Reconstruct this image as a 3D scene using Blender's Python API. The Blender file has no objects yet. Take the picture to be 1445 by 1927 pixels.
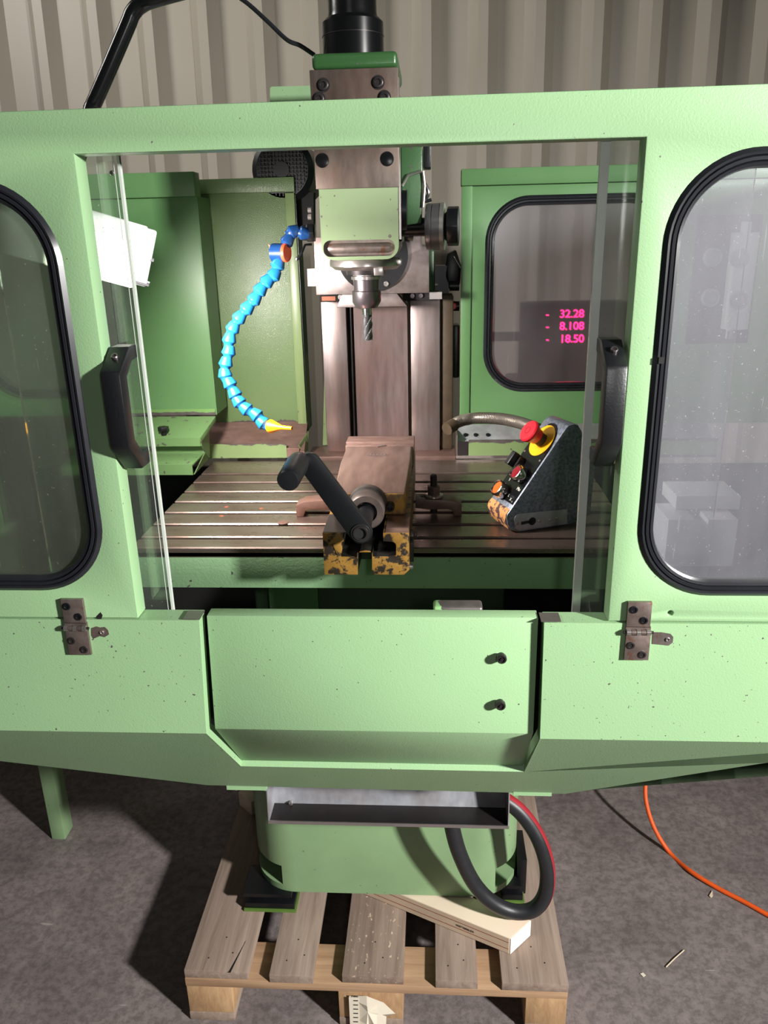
import bpy, bmesh, math, random
from mathutils import Vector, Matrix
random.seed(7)
S = bpy.context.scene; COL = S.collection
V = Vector
# ------------------------------------------------------------------ camera
W_, H_, FPX = 1445.0, 1927.0, 1500.0
CAM = V((0, 0, 1.63))
pit, yaw, rol = math.radians(19.265), math.radians(3.703), math.radians(-1.3205)
FW = V((-math.sin(yaw)*math.cos(pit), math.cos(yaw)*math.cos(pit), -math.sin(pit)))
r0 = V((math.cos(yaw), math.sin(yaw), 0)); u0 = r0.cross(FW)
RT = math.cos(rol)*r0 + math.sin(rol)*u0; UP = -math.sin(rol)*r0 + math.cos(rol)*u0
cd = bpy.data.cameras.new('camera'); cam = bpy.data.objects.new('camera', cd); COL.objects.link(cam)
cd.sensor_fit = 'HORIZONTAL'; cd.sensor_width = 36; cd.lens = FPX/W_*36; cd.clip_start = .02
m = Matrix.Identity(4)
for i in range(3): m[i][0], m[i][1], m[i][2], m[i][3] = RT[i], UP[i], -FW[i], CAM[i]
cam.matrix_world = m; S.camera = cam
def _d(px, py): return FW + RT*((px-W_/2)/FPX) - UP*((py-H_/2)/FPX)
def at(px, py, Y):          # the real point seen at a pixel, on the vertical plane at depth Y
    d = _d(px, py); return CAM + d*((Y-CAM.y)/d.y)
def atz(px, py, Z):         # ... on the level plane at height Z
    d = _d(px, py); return CAM + d*((Z-CAM.z)/d.z)
# ------------------------------------------------------------------ world, lights, exposure
w = bpy.data.worlds.new('world'); S.world = w; w.use_nodes = True
bg = w.node_tree.nodes['Background']; bg.inputs[0].default_value = (1.0, .97, .93, 1); bg.inputs[1].default_value = .032
def area(name, loc, aim, size, power, color=(1,1,1), sy=None, spread=180):
    l = bpy.data.lights.new(name, 'AREA'); l.energy = power; l.color = color; l.size = size; l.spread = math.radians(spread)
    if sy: l.shape = 'RECTANGLE'; l.size_y = sy
    o = bpy.data.objects.new(name, l); COL.objects.link(o); o.location = loc
    o.rotation_euler = (V(aim)-V(loc)).to_track_quat('-Z', 'Y').to_euler(); return o
area('work_floodlight', (2.05, -.5, 2.02), (-.3, .95, .9), .16, 76, (1, .985, .96), spread=110)
area('phone_side_light', (.11, -.06, 1.66), (.20, 1.8, 1.42), .05, .8, (1, .98, .97), spread=110)
area('hall_light_left', (-2.4, 1.7, 3.3), (.5, 3.2, 2.1), .7, 20, (1, .97, .93), spread=95)
area('hall_light_front', (-.6, -1.4, 3.6), (0, 1.2, .8), 1.0, 2.0, (1, .95, .9))
area('machine_lamp_light', (-.44, 1.19, 1.555), (.02, 1.66, 1.12), .09, 9, (1, .92, .88), spread=135)
S.view_settings.view_transform = 'Standard'; S.view_settings.look = 'None'
S.view_settings.gamma = 1; S.view_settings.use_curve_mapping = False; S.view_settings.exposure = .0
# ------------------------------------------------------------------ materials
def lin(c):
    return tuple(((x/255)/12.92 if x/255 <= .04045 else ((x/255+.055)/1.055)**2.4) for x in c) + (1,)
class N:
    def __init__(s, name):
        s.m = bpy.data.materials.new(name); s.m.use_nodes = True; s.t = s.m.node_tree; s.n = s.t.nodes
        s.b = s.n['Principled BSDF']; s.out = s.n['Material Output']
        s.g = s.n.new('ShaderNodeNewGeometry'); s.tc = s.n.new('ShaderNodeTexCoord')
    def link(s, a, b): s.t.links.new(a, b)
    def pos(s, scale=(1,1,1), world=True, rot=(0,0,0)):
        mp = s.n.new('ShaderNodeMapping'); mp.inputs['Scale'].default_value = scale; mp.inputs['Rotation'].default_value = rot
        s.link(s.g.outputs['Position'] if world else s.tc.outputs['Object'], mp.inputs[0]); return mp.outputs[0]
    def noise(s, vec, scale, detail=3, rough=.55, dist=0):
        n = s.n.new('ShaderNodeTexNoise'); n.inputs['Scale'].default_value = scale; n.inputs['Detail'].default_value = detail
        n.inputs['Roughness'].default_value = rough; n.inputs['Distortion'].default_value = dist; s.link(vec, n.inputs['Vector']); return n.outputs[0]
    def ramp(s, fac, stops, const=False):
        r = s.n.new('ShaderNodeValToRGB'); s.link(fac, r.inputs[0]); e = r.color_ramp.elements
        if const: r.color_ramp.interpolation = 'CONSTANT'
        while len(e) < len(stops): e.new(.5)
        for i, (p, c) in enumerate(stops):
            e[i].position = p; e[i].color = c if isinstance(c, tuple) else (c, c, c, 1)
        return r.outputs[0]
    def mix(s, f, a, b, mode='MIX'):
        x = s.n.new('ShaderNodeMix'); x.data_type = 'RGBA'; x.blend_type = mode
        for k, v in ((0, f), (6, a), (7, b)):
            if isinstance(v, (int, float)): x.inputs[k].default_value = v
            elif isinstance(v, tuple): x.inputs[k].default_value = v
            else: s.link(v, x.inputs[k])
        return x.outputs[2]
    def math(s, op, a, b=0):
        x = s.n.new('ShaderNodeMath'); x.operation = op
        for k, v in ((0, a), (1, b)):
            if isinstance(v, (int, float)): x.inputs[k].default_value = v
            else: s.link(v, x.inputs[k])
        return x.outputs[0]
    def sep(s, world=True):
        x = s.n.new('ShaderNodeSeparateXYZ'); s.link(s.g.outputs['Position'] if world else s.tc.outputs['Object'], x.inputs[0]); return x.outputs
    def set(s, **k):
        nm = dict(col='Base Color', rough='Roughness', metal='Metallic', spec='Specular IOR Level', coat='Coat Weight', em='Emission Color', es='Emission Strength', aniso='Anisotropic')
        for a, v in k.items():
            i = s.b.inputs[nm[a]]
            if isinstance(v, (int, float, tuple)): i.default_value = v
            else: s.link(v, i)
        return s
    def bump(s, h, strength, dist=.001):
        b = s.n.new('ShaderNodeBump'); b.inputs['Strength'].default_value = strength; b.inputs['Distance'].default_value = dist
        s.link(h, b.inputs['Height']); s.link(b.outputs[0], s.b.inputs['Normal']); return s
M = {}
def simple(key, c, rough=.5, metal=0, spec=.5, var=.15, nscale=30, bump=0):
    n = N(key); a = lin(c); f = n.noise(n.pos(), nscale, 4)
    dark = tuple(x*(1-var) for x in a[:3])+(1,); lite = tuple(min(1, x*(1+var)) for x in a[:3])+(1,)
    n.set(col=n.mix(f, dark, lite), rough=rough, metal=metal, spec=spec)
    if bump: n.bump(n.noise(n.pos(), nscale*12, 3), bump, .0008)
    M[key] = n.m; return n
def paint(key, c, tex=260, bump=.35, rough=.38, chips=0.0, edge=None, dirt=.1, pink=None):
    n = N(key); a = lin(c); P = n.pos()
    base = n.mix(n.ramp(n.noise(P, 5, 4), [(.3, 0.), (.7, 1.)]), tuple(x*(1-dirt) for x in a[:3])+(1,), a)
    metalc = n.mix(n.noise(P, 60, 4), lin((70, 68, 66)), lin((128, 120, 116)))
    mask = None
    if chips:
        sp = n.ramp(n.noise(P, 95 if chips > .04 else 210, 2, .4), [(.75-.12*chips, 0.), (.76-.12*chips, 1.)]); mask = sp
    if edge:                      # (axis, value, sign, spread): bare metal along a worn edge
        ax, val, sg, spr = edge
        z = n.math('MULTIPLY', n.math('SUBTRACT', n.sep()[ax], val), sg)       # > 0 past the line
        nz = n.math('MULTIPLY', n.math('SUBTRACT', n.noise(P, 28, 5, .65), .5), spr)
        e = n.math('GREATER_THAN', n.math('ADD', z, nz), 0)
        mask = e if mask is None else n.math('MAXIMUM', mask, e)
    if mask is not None:
        n.set(col=n.mix(mask, base, metalc), metal=n.math('MULTIPLY', mask, .5))
    else: n.set(col=base)
    n.set(rough=rough, spec=.5)
    n.bump(n.noise(P, tex, 2, .5, .6), bump, .0012); M[key] = n.m; return n
G1 = (138, 172, 128)
paint('green_front', G1, 420, .22, .42, dirt=.06, chips=.035)
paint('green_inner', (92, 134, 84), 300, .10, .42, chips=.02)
paint('green_warm', (116, 136, 90), 300, .08, .35, chips=.1)
paint('green_head', (120, 138, 104), 300, .06, .38, chips=.5)
paint('green_dark', (50, 88, 48), 200, .15, .3, chips=.1)
paint('green_base', (136, 166, 122), 120, .12, .4, chips=.05, dirt=.18)
paint('green_apron', (120, 152, 114), 240, .35, .4, chips=.2, edge=(2, 1.134, 1, .02))
paint('green_tray', (122, 146, 96), 240, .1, .4, chips=.3, edge=(2, 1.187, 1, .03))
paint('green_step', (100, 134, 84), 240, .1, .4, chips=.62)
paint('green_lower_b', (98, 122, 80), 520, .55, .24, edge=(2, 1.222, -1, .03))
def steel(key, c1, c2, streak=(1, 1, .05), rough=.36, metal=.75, sc=60, rust=0.0):
    n = N(key); P = n.pos(streak); P1 = n.pos()
    f = n.noise(P, sc, 5, .65); g = n.noise(P1, 9, 4)
    col = n.mix(n.ramp(f, [(.3, 0.), (.7, 1.)]), lin(c1), lin(c2))
    col = n.mix(n.math('MULTIPLY', n.ramp(g, [(.4, 0.), (.65, 1.)]), .45), col, lin((126, 96, 84)))
    if rust:
        r = n.ramp(n.noise(P1, 55, 5, .7), [(.62-rust*.15, 0.), (.66-rust*.15, 1.)]); col = n.mix(n.math('MULTIPLY', r, .6), col, lin((128, 72, 44)))
    n.set(col=col, metal=metal, rough=n.ramp(f, [(0, rough-.08), (1, rough+.12)]))
    n.bump(f, .06, .0005); M[key] = n.m; return n
steel('steel_column', (124, 114, 112), (152, 141, 139), (1, 1, .10), .38, .7)
steel('steel_column_inner', (106, 92, 90), (134, 118, 116), (1, 1, .12), .42, .65)
steel('steel_table', (122, 108, 100), (144, 130, 120), (.15, 1, 1), .27, .8, 40)
steel('steel_vise', (112, 88, 80), (140, 114, 104), (.4, 1, 1), .42, .55)
steel('steel_plate', (92, 86, 80), (122, 112, 104), (1, 1, .3), .42, .75)
steel('steel_saddle', (132, 122, 120), (168, 157, 155), (1, 1, 1), .36, .7, 45)
steel('steel_hinge', (104, 96, 92), (140, 130, 124), (1, 1, 1), .38, .7, rust=.25)
steel('steel_chip_tray', (142, 144, 150), (182, 184, 190), (1, 1, .6), .42, .4, 22)
steel('steel_clamp_brown', (98, 74, 66), (126, 98, 88), (1, 1, 1), .45, .5, rust=.2)
steel('steel_clamp_grey', (56, 54, 53), (88, 84, 81), (1, 1, 1), .45, .5)
simple('chrome', (205, 200, 198), .16, 1, var=.06)
simple('steel_bright', (190, 182, 178), .28, .9, var=.15)
simple('steel_dark', (62, 58, 58), .35, .7, var=.3)
simple('steel_nut', (132, 122, 126), .28, .9, var=.2)
simple('carbide', (128, 128, 130), .3, .85, var=.2)
simple('black_metal', (18, 19, 22), .36, .2, var=.3, bump=.08)
simple('black_plastic', (17, 18, 21), .38, var=.3, bump=.25)
simple('black_gloss', (12, 13, 14), .22, var=.2)
simple('black_rubber', (30, 31, 35), .26, var=.3)
simple('hose_rubber', (34, 35, 38), .42, var=.35, nscale=60, bump=.2)
simple('red_stripe', (150, 38, 46), .5, var=.25)
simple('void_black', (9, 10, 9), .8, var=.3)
simple('blue_plastic', (26, 100, 160), .3, var=.18, nscale=60)
simple('blue_dark', (20, 58, 108), .3, var=.15)
simple('orange_plastic', (250, 84, 50), .38, var=.08)
simple('nozzle_orange', (255, 158, 18), .35, var=.12)
simple('red_plastic', (214, 34, 48), .32, var=.08)
simple('red_lens', (120, 22, 34), .15, var=.2)
simple('orange_lens', (206, 88, 34), .2, var=.25)
simple('yellow_plate', (232, 172, 20), .35, var=.06)
simple('white_print', (222, 218, 210), .6, var=.1)
simple('black_print', (28, 26, 26), .7, var=.1)
simple('grey_dial', (118, 116, 118), .32, .6, var=.12)
simple('dial_edge', (176, 172, 168), .3, .7, var=.12)
simple('white_wood', (226, 208, 184), .6, var=.08, nscale=14)
simple('white_wood_end', (242, 238, 230), .6, var=.04)
simple('white_wood_side', (206, 184, 160), .6, var=.14, nscale=20)
simple('paper', (222, 212, 192), .75, var=.06)
simple('red_brown', (150, 84, 60), .5, .3, var=.3)
simple('copper_brown', (130, 74, 48), .5, .4, var=.2)
simple('tag_white', (232, 206, 196), .6, var=.05)
simple('yellow_green', (88, 118, 48), .6, var=.3, nscale=40)
simple('orange_cable', (246, 96, 28), .5, var=.15, nscale=80, bump=.3)
simple('duct_brown', (70, 58, 42), .6, .2, var=.45, nscale=50)
simple('lamp_white', (238, 238, 236), .3, var=.03)
simple('white_plastic', (214, 212, 214), .35, var=.06)
# pendant body: hammered grey
n = N('pendant_grey'); P = n.pos()
n.set(col=n.mix(n.ramp(n.noise(P, 220, 3), [(.35, 0.), (.65, 1.)]), lin((92, 100, 112)), lin((134, 140, 150))), metal=.45, rough=.38)
n.bump(n.noise(P, 180, 3), .15, .001); M['pendant_grey'] = n.m
n = N('pendant_yellow'); P = n.pos()
n.set(col=n.mix(n.ramp(n.noise(P, 85, 4, .6), [(.50, 0.), (.54, 1.)]), lin((184, 132, 80)), lin((72, 52, 54))), rough=.42)
M['pendant_yellow'] = n.m
# vise paint: ochre over dark casting, worn
n = N('vise_ochre'); P = n.pos()
f = n.ramp(n.noise(P, 60, 5, .65), [(.50, 0.), (.56, 1.)])
n.set(col=n.mix(f, n.mix(n.noise(P, 320, 2), lin((116, 84, 34)), lin((138, 104, 50))), lin((58, 50, 44))), rough=.34, metal=n.math('MULTIPLY', f, .5))
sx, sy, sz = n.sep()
ins = n.math('MULTIPLY', n.math('GREATER_THAN', sy, 1.0825), n.math('MULTIPLY', n.math('MULTIPLY', n.math('GREATER_THAN', sx, -.1555), n.math('LESS_THAN', sx, -.0400)), n.math('LESS_THAN', sz, 1.2185)))  # cavity mask: unpainted oily inside, blackened further as painted shade
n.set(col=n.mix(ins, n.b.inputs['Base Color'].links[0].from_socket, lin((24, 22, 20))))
n.bump(n.noise(P, 200, 3), .3, .001); M['vise_ochre'] = n.m
# wood
def wood(key, c1, c2, scale=(1, .06, 1), chips=False):
    n = N(key); P = n.pos(scale); Q = n.pos()
    f = n.noise(P, 55, 6, .65, .4); g = n.noise(Q, 4, 3)
    col = n.mix(n.ramp(f, [(.28, 0.), (.72, 1.)]), lin(c1), lin(c2)); col = n.mix(n.math('MULTIPLY', g, .35), col, lin((112, 84, 68)))
    if chips:
        col = n.mix(n.ramp(n.noise(n.pos((1, .5, 1)), 130, 3), [(.64, 0.), (.68, 1.)]), col, lin((196, 172, 150)))
    n.set(col=col, rough=.75, spec=.25); n.bump(f, .5, .002); M[key] = n.m
wood('wood_grey', (126, 110, 98), (172, 154, 140)); wood('wood_grey_chipped', (114, 98, 88), (156, 138, 124), chips=True)
wood('wood_fresh', (156, 122, 92), (198, 164, 130), (.06, 1, 1)); wood('wood_block', (164, 128, 92), (206, 170, 128), (1, 1, .3))
# concrete floor
n = N('concrete'); P = n.pos()
a = n.noise(P, 3.2, 7, .7); b = n.noise(P, 45, 6, .75); c_ = n.noise(n.pos((1, 1.6, 1)), 14, 5, .7, 1.2)
col = n.mix(n.ramp(a, [(.32, 0.), (.68, 1.)]), lin((108, 99, 98)), lin((148, 137, 134)))
col = n.mix(n.math('MULTIPLY', n.ramp(b, [(.42, 1.), (.56, 0.)]), .42), col, lin((62, 56, 54)))
col = n.mix(n.math('MULTIPLY', n.ramp(c_, [(.56, 0.), (.7, 1.)]), .4), col, lin((150, 142, 142)))
col = n.mix(n.math('MULTIPLY', n.ramp(n.noise(n.pos((1, 7, 1), rot=(0, 0, .5)), 6, 3), [(.715, 0.), (.73, 1.)]), .55), col, lin((186, 176, 172)))
n.set(col=col, rough=n.ramp(a, [(0, .5), (1, .75)]), spec=.4); n.bump(b, .35, .003); M['concrete'] = n.m
# sheet wall
n = N('wall_sheet'); P = n.pos()
n.set(col=n.mix(n.noise(P, 2, 3), lin((142, 135, 122)), lin((156, 149, 136))), rough=.45, spec=.4); M['wall_sheet'] = n.m
# transparent plastics
def pane(key, clear, tint, gloss, rough, haze, hazecol, blur=0.0, scr=True):
    n = N(key); t = n.n.new('ShaderNodeBsdfTransparent'); t.inputs[0].default_value = tint
    gl = n.n.new('ShaderNodeBsdfGlossy'); gl.inputs['Roughness'].default_value = rough; gl.inputs[0].default_value = (1, 1, 1, 1)
    df = n.n.new('ShaderNodeBsdfDiffuse'); tr = n.n.new('ShaderNodeBsdfTranslucent'); df.inputs[0].default_value = hazecol; tr.inputs[0].default_value = hazecol
    P = n.pos()
    def mx(f, a, b):
        x = n.n.new('ShaderNodeMixShader')
        if isinstance(f, (int, float)): x.inputs[0].default_value = f
        else: n.link(f, x.inputs[0])
        n.link(a, x.inputs[1]); n.link(b, x.inputs[2]); return x.outputs[0]
    base = t.outputs[0]
    if blur > .1:
        rf = n.n.new('ShaderNodeBsdfRefraction'); rf.inputs['IOR'].default_value = 1.02; rf.inputs['Roughness'].default_value = blur; rf.inputs[0].default_value = tint
        base = mx(.7, t.outputs[0], rf.outputs[0])
    hz = mx(.5, df.outputs[0], tr.outputs[0])
    smear = n.ramp(n.noise(n.pos((3, 3, .7)), 3.5, 5, .6), [(.3, haze*.55), (.75, min(1, haze*1.35))])
    dots = n.ramp(n.noise(P, 260, 2), [(.70, 0.), (.74, .5)])
    scrt = n.ramp(n.noise(n.pos((9, 9, .6), rot=(0, .35, 0)), 14, 2), [(.715, 0.), (.73, .35)])
    hf = n.math('MAXIMUM', smear, n.math('MAXIMUM', dots, scrt)) if scr else smear
    a = mx(hf, base, hz); fr = n.n.new('ShaderNodeFresnel'); fr.inputs[0].default_value = 1.5
    g = n.math('ADD', n.math('MULTIPLY', fr.outputs[0], gloss), gloss*.05)
    s = mx(g, a, gl.outputs[0]); n.link(s, n.out.inputs[0]); M[key] = n.m
pane('clear_plastic', 1, (.93, .97, .94, 1), 1.0, .06, .09, (.55, .58, .55, 1))
pane('hazy_plastic_rear', 1, (.80, .78, .80, 1), .9, .22, .24, (.5, .48, .5, 1), blur=.30)
pane('hazy_plastic_right', 1, (.92, .92, .95, 1), 1.1, .3, .15, (.66, .65, .72, 1), blur=.04)
pane('hazy_plastic_left', 1, (.72, .8, .7, 1), 1.0, .12, .15, (.46, .50, .42, 1), blur=.12)
simple('pane_edge', (196, 200, 194), .2, .2, var=.1)
def emit(key, c, s):
    n = N(key); n.set(col=lin(c), em=lin(c), es=s); M[key] = n.m
emit('lamp_glow', (255, 250, 238), 5.0); emit('led_red', (255, 14, 80), 26.0)
# ------------------------------------------------------------------ mesh helpers
WO = {}
def fin(bm, bevel=0, ang=35, seg=2):
    bmesh.ops.recalc_face_normals(bm, faces=bm.faces)
    if bevel:
        es = [e for e in bm.edges if len(e.link_faces) == 2 and e.calc_face_angle(0) > math.radians(30)]
        bmesh.ops.bevel(bm, geom=es, offset=bevel, segments=seg, affect='EDGES', clamp_overlap=True, profile=.5)
    for f in bm.faces: f.smooth = True
    for e in bm.edges:
        if len(e.link_faces) == 2 and e.calc_face_angle(0) > math.radians(ang): e.smooth = False
def obj(name, bm, mat, parent=None, bevel=0, label=None, ang=35, seg=2):
    fin(bm, bevel, ang, seg)
    xs = [v.co for v in bm.verts]
    c = V([(min(v[i] for v in xs)+max(v[i] for v in xs))/2 for i in range(3)])
    if parent is None: c.z = min(v.z for v in xs)
    for v in bm.verts: v.co -= c
    me = bpy.data.meshes.new(name); bm.to_mesh(me); bm.free()
    for k in (mat if isinstance(mat, list) else [mat]): me.materials.append(M[k])
    o = bpy.data.objects.new(name, me); COL.objects.link(o); WO[o.name] = c.copy()
    if parent: o.parent = parent; o.location = c - WO[parent.name]
    else: o.location = c
    if label: o['label'] = label
    return o
def tag(o, label, cat, group=None, kind=None):
    o['label'] = label; o['category'] = cat
    if group: o['group'] = group
    if kind: o['kind'] = kind
    return o
def thing(name, label, cat, loc=(0, 0, 0), group=None):
    o = bpy.data.objects.new(name, None); COL.objects.link(o); o.location = loc; o.empty_display_size = .05
    WO[o.name] = V(loc); return tag(o, label, cat, group)
def struct(o): o['kind'] = 'structure'; return o
def nb(): return bmesh.new()
def box(bm, x0, x1, y0, y1, z0, z1, mi=0):
    v = [bm.verts.new((x, y, z)) for z in (z0, z1) for y in (y0, y1) for x in (x0, x1)]
    for q in ((0, 1, 3, 2), (4, 6, 7, 5), (0, 4, 5, 1), (2, 3, 7, 6), (0, 2, 6, 4), (1, 5, 7, 3)):
        f = bm.faces.new([v[i] for i in q]); f.material_index = mi
    return bm
def BX(*a): return box(nb(), *a)
def hexa(bm, b, t):
    vb = [bm.verts.new(p) for p in b]; vt = [bm.verts.new(p) for p in t]; k = len(b)
    bm.faces.new(vb[::-1]); bm.faces.new(vt)
    for i in range(k): bm.faces.new((vb[i], vb[(i+1) % k], vt[(i+1) % k], vt[i]))
    return bm
def prism(bm, pts, vec): return hexa(bm, [V(p) for p in pts], [V(p)+V(vec) for p in pts])
def frame(d):
    d = V(d).normalized(); a = V((0, 0, 1)) if abs(d.z) < .9 else V((1, 0, 0))
    u = d.cross(a).normalized(); return u, u.cross(d).normalized(), d
def lathe(bm, p, d, prof, seg=24, cap=True, rot=0, mi=0):      # prof: (distance along d, radius)
    u, v, d = frame(d); rings = []
    for t, r in prof:
        c = V(p)+d*t
        rings.append([bm.verts.new(c+(u*math.cos(2*math.pi*i/seg+rot)+v*math.sin(2*math.pi*i/seg+rot))*max(r, 1e-5)) for i in range(seg)])
    for a, b in zip(rings, rings[1:]):
        for i in range(seg): f = bm.faces.new((a[i], a[(i+1) % seg], b[(i+1) % seg], b[i])); f.material_index = mi
    if cap:
        f = bm.faces.new(rings[0][::-1]); f.material_index = mi; f = bm.faces.new(rings[-1]); f.material_index = mi
    return bm
def cyl(bm, p0, p1, r, seg=24, r1=None, rot=0):
    L = (V(p1)-V(p0)).length; return lathe(bm, p0, V(p1)-V(p0), [(0, r), (L, r if r1 is None else r1)], seg, rot=rot)
def spline(pts, n=8):
    P = [V(p) for p in pts]; P = [P[0]*2-P[1]]+P+[P[-1]*2-P[-2]]; out = []
    for i in range(1, len(P)-2):
        for k in range(n):
            t = k/n; a, b, c, d = P[i-1:i+3]
            out.append(.5*((2*b)+(c-a)*t+(2*a-5*b+4*c-d)*t*t+(3*b-a-3*c+d)*t**3))
    out.append(P[-2]); return out
def tube(bm, pts, r, seg=14, rf=None):
    pts = [V(p) for p in pts]; u = None; rings = []
    for i, p in enumerate(pts):
        d = (pts[min(i+1, len(pts)-1)]-pts[max(i-1, 0)]).normalized()
        if u is None: u = frame(d)[0]
        u = (u-d*u.dot(d)).normalized(); v = d.cross(u); rr = rf(i) if rf else r
        rings.append([bm.verts.new(p+(u*math.cos(2*math.pi*k/seg)+v*math.sin(2*math.pi*k/seg))*rr) for k in range(seg)])
    for a, b in zip(rings, rings[1:]):
        for i in range(seg): bm.faces.new((a[i], a[(i+1) % seg], b[(i+1) % seg], b[i]))
    bm.faces.new(rings[0][::-1]); bm.faces.new(rings[-1]); return bm
def rr(x0, x1, z0, z1, r, n=10):
    out = []
    for cx, cz, a0 in ((x1-r, z1-r, 0), (x0+r, z1-r, 90), (x0+r, z0+r, 180), (x1-r, z0+r, 270)):
        for i in range(n+1):
            a = math.radians(a0+90*i/n); out.append((cx+r*math.cos(a), cz+r*math.sin(a)))
    return out
def circ(cx, cz, r, n=20): return [(cx+r*math.cos(2*math.pi*i/n), cz+r*math.sin(2*math.pi*i/n)) for i in range(n)]
def plate(outer, holes, y0, y1, bev=0):      # an XZ plate with holes, from y0 (front) to y1
    cu = bpy.data.curves.new('tmp', 'CURVE'); cu.dimensions = '2D'; cu.fill_mode = 'BOTH'
    cu.extrude = (y1-y0)/2-bev; cu.bevel_depth = bev; cu.bevel_resolution = 1; cu.offset = -bev
    for pl in [outer]+holes:
        sp = cu.splines.new('POLY'); sp.points.add(len(pl)-1); sp.use_cyclic_u = True
        for i, (x, z) in enumerate(pl): sp.points[i].co = (x, z, 0, 1)
    o = bpy.data.objects.new('tmp', cu); COL.objects.link(o)
    me = bpy.data.meshes.new_from_object(o.evaluated_get(bpy.context.evaluated_depsgraph_get()))
    bm = nb(); bm.from_mesh(me); bpy.data.objects.remove(o); bpy.data.curves.remove(cu); bpy.data.meshes.remove(me)
    bmesh.ops.remove_doubles(bm, verts=bm.verts, dist=1e-6)
    for v in bm.verts: x, y, z = v.co; v.co = (x, (y0+y1)/2+z, y)
    return bm
def ringsweep(path, prof):                   # path: closed XZ loop (ccw), prof: closed (outward offset, y)
    bm = nb(); n_ = len(path); rings = []
    for i in range(n_):
        a, b, c = V(path[i-1]), V(path[i]), V(path[(i+1) % n_]); t = (c-a).normalized(); nn = V((t.y, -t.x))
        rings.append([bm.verts.new((b.x+nn.x*o, y, b.y+nn.y*o)) for o, y in prof])
    k = len(prof)
    for i in range(n_):
        A, B = rings[i], rings[(i+1) % n_]
        for j in range(k): bm.faces.new((A[j], A[(j+1) % k], B[(j+1) % k], B[j]))
    return bm
def gasket_prof(w_, yf):                     # ridged rubber seal, width w_ inward from the outer line, face at yf
    return [(0, yf+.006), (-.05*w_, yf), (-.28*w_, yf-.004), (-.40*w_, yf-.0035), (-.44*w_, yf-.001), (-.50*w_, yf-.0035), (-.66*w_, yf-.0035),
            (-.70*w_, yf), (-.76*w_, yf-.002), (-.92*w_, yf-.001), (-w_, yf+.004), (-w_, yf+.012), (0, yf+.012)]
def boolean_cut(bm, cutters):
    me = bpy.data.meshes.new('t'); bmesh.ops.recalc_face_normals(bm, faces=bm.faces); bm.to_mesh(me); bm.free(); o = bpy.data.objects.new('t', me); COL.objects.link(o); tmp = []
    for c in cutters:
        cm = bpy.data.meshes.new('c'); bmesh.ops.recalc_face_normals(c, faces=c.faces); c.to_mesh(cm); c.free(); co = bpy.data.objects.new('c', cm); COL.objects.link(co); tmp.append(co)
        md = o.modifiers.new('b', 'BOOLEAN'); md.operation = 'DIFFERENCE'; md.object = co; md.solver = 'EXACT'
    bpy.context.view_layer.update()
    r = bpy.data.meshes.new_from_object(o.evaluated_get(bpy.context.evaluated_depsgraph_get())); out = nb(); out.from_mesh(r)
    for x in tmp+[o]: bpy.data.objects.remove(x)
    return out
def text(s, size, origin, ux, uz, mat, name, parent, thick=.0003, label=None):
    cu = bpy.data.curves.new('t', 'FONT'); cu.body = s; cu.size = size; cu.extrude = thick; cu.align_x = 'CENTER'; cu.align_y = 'CENTER'
    o = bpy.data.objects.new('t', cu); COL.objects.link(o)
    me = bpy.data.meshes.new_from_object(o.evaluated_get(bpy.context.evaluated_depsgraph_get())); bm = nb(); bm.from_mesh(me); bpy.data.objects.remove(o)
    ux = V(ux).normalized(); uz = V(uz).normalized(); un = ux.cross(uz)
    for v in bm.verts: v.co = V(origin)+ux*v.co.x+uz*v.co.y+un*v.co.z
    return obj(name, bm, mat, parent, label=label)
def socket_bolt(parent, p, d, r, h, mat='black_metal', name='bolt', hole='void_black'):
    b = nb(); lathe(b, p, d, [(0, r), (h*.8, r), (h, r*.86), (h, r*.58), (h*.35, r*.52)], 20)
    o = obj(name, b, mat, parent)
    return o
# ================================================================== THE SETTING
bm = nb(); box(bm, -4.5, 4.5, -2.5, 4.6, -.08, 0); fl = obj('floor', bm, 'concrete'); struct(fl); fl['label'] = 'grey stained concrete workshop floor'
# profiled sheet wall
bm = nb(); WY = 3.25; lean = math.tan(math.radians(3.5)); per = .2; prof = []
x = -4.4+.035
while x < 4.4:
    prof += [(x, 0), (x+.093, 0), (x+.128, -.048), (x+.163, -.048)]; x += per
def wy(z): return (z-1.9)*lean
for zz in (0, 3.6):
    pass
f0 = [bm.verts.new((a, WY+b+wy(0), 0)) for a, b in prof]; f1 = [bm.verts.new((a, WY+b+wy(3.6), 3.6)) for a, b in prof]
g0 = [bm.verts.new((a, WY+.06+wy(0), 0)) for a, b in (prof[0], prof[-1])]; g1 = [bm.verts.new((a, WY+.06+wy(3.6), 3.6)) for a, b in (prof[0], prof[-1])]
for i in range(len(prof)-1): bm.faces.new((f0[i], f0[i+1], f1[i+1], f1[i]))
bm.faces.new((g0[0], g0[1], g1[1], g1[0]))
wl = obj('wall_back', bm, 'wall_sheet', ang=15); struct(wl); wl['label'] = 'beige ribbed metal sheet wall behind the machine'
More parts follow.
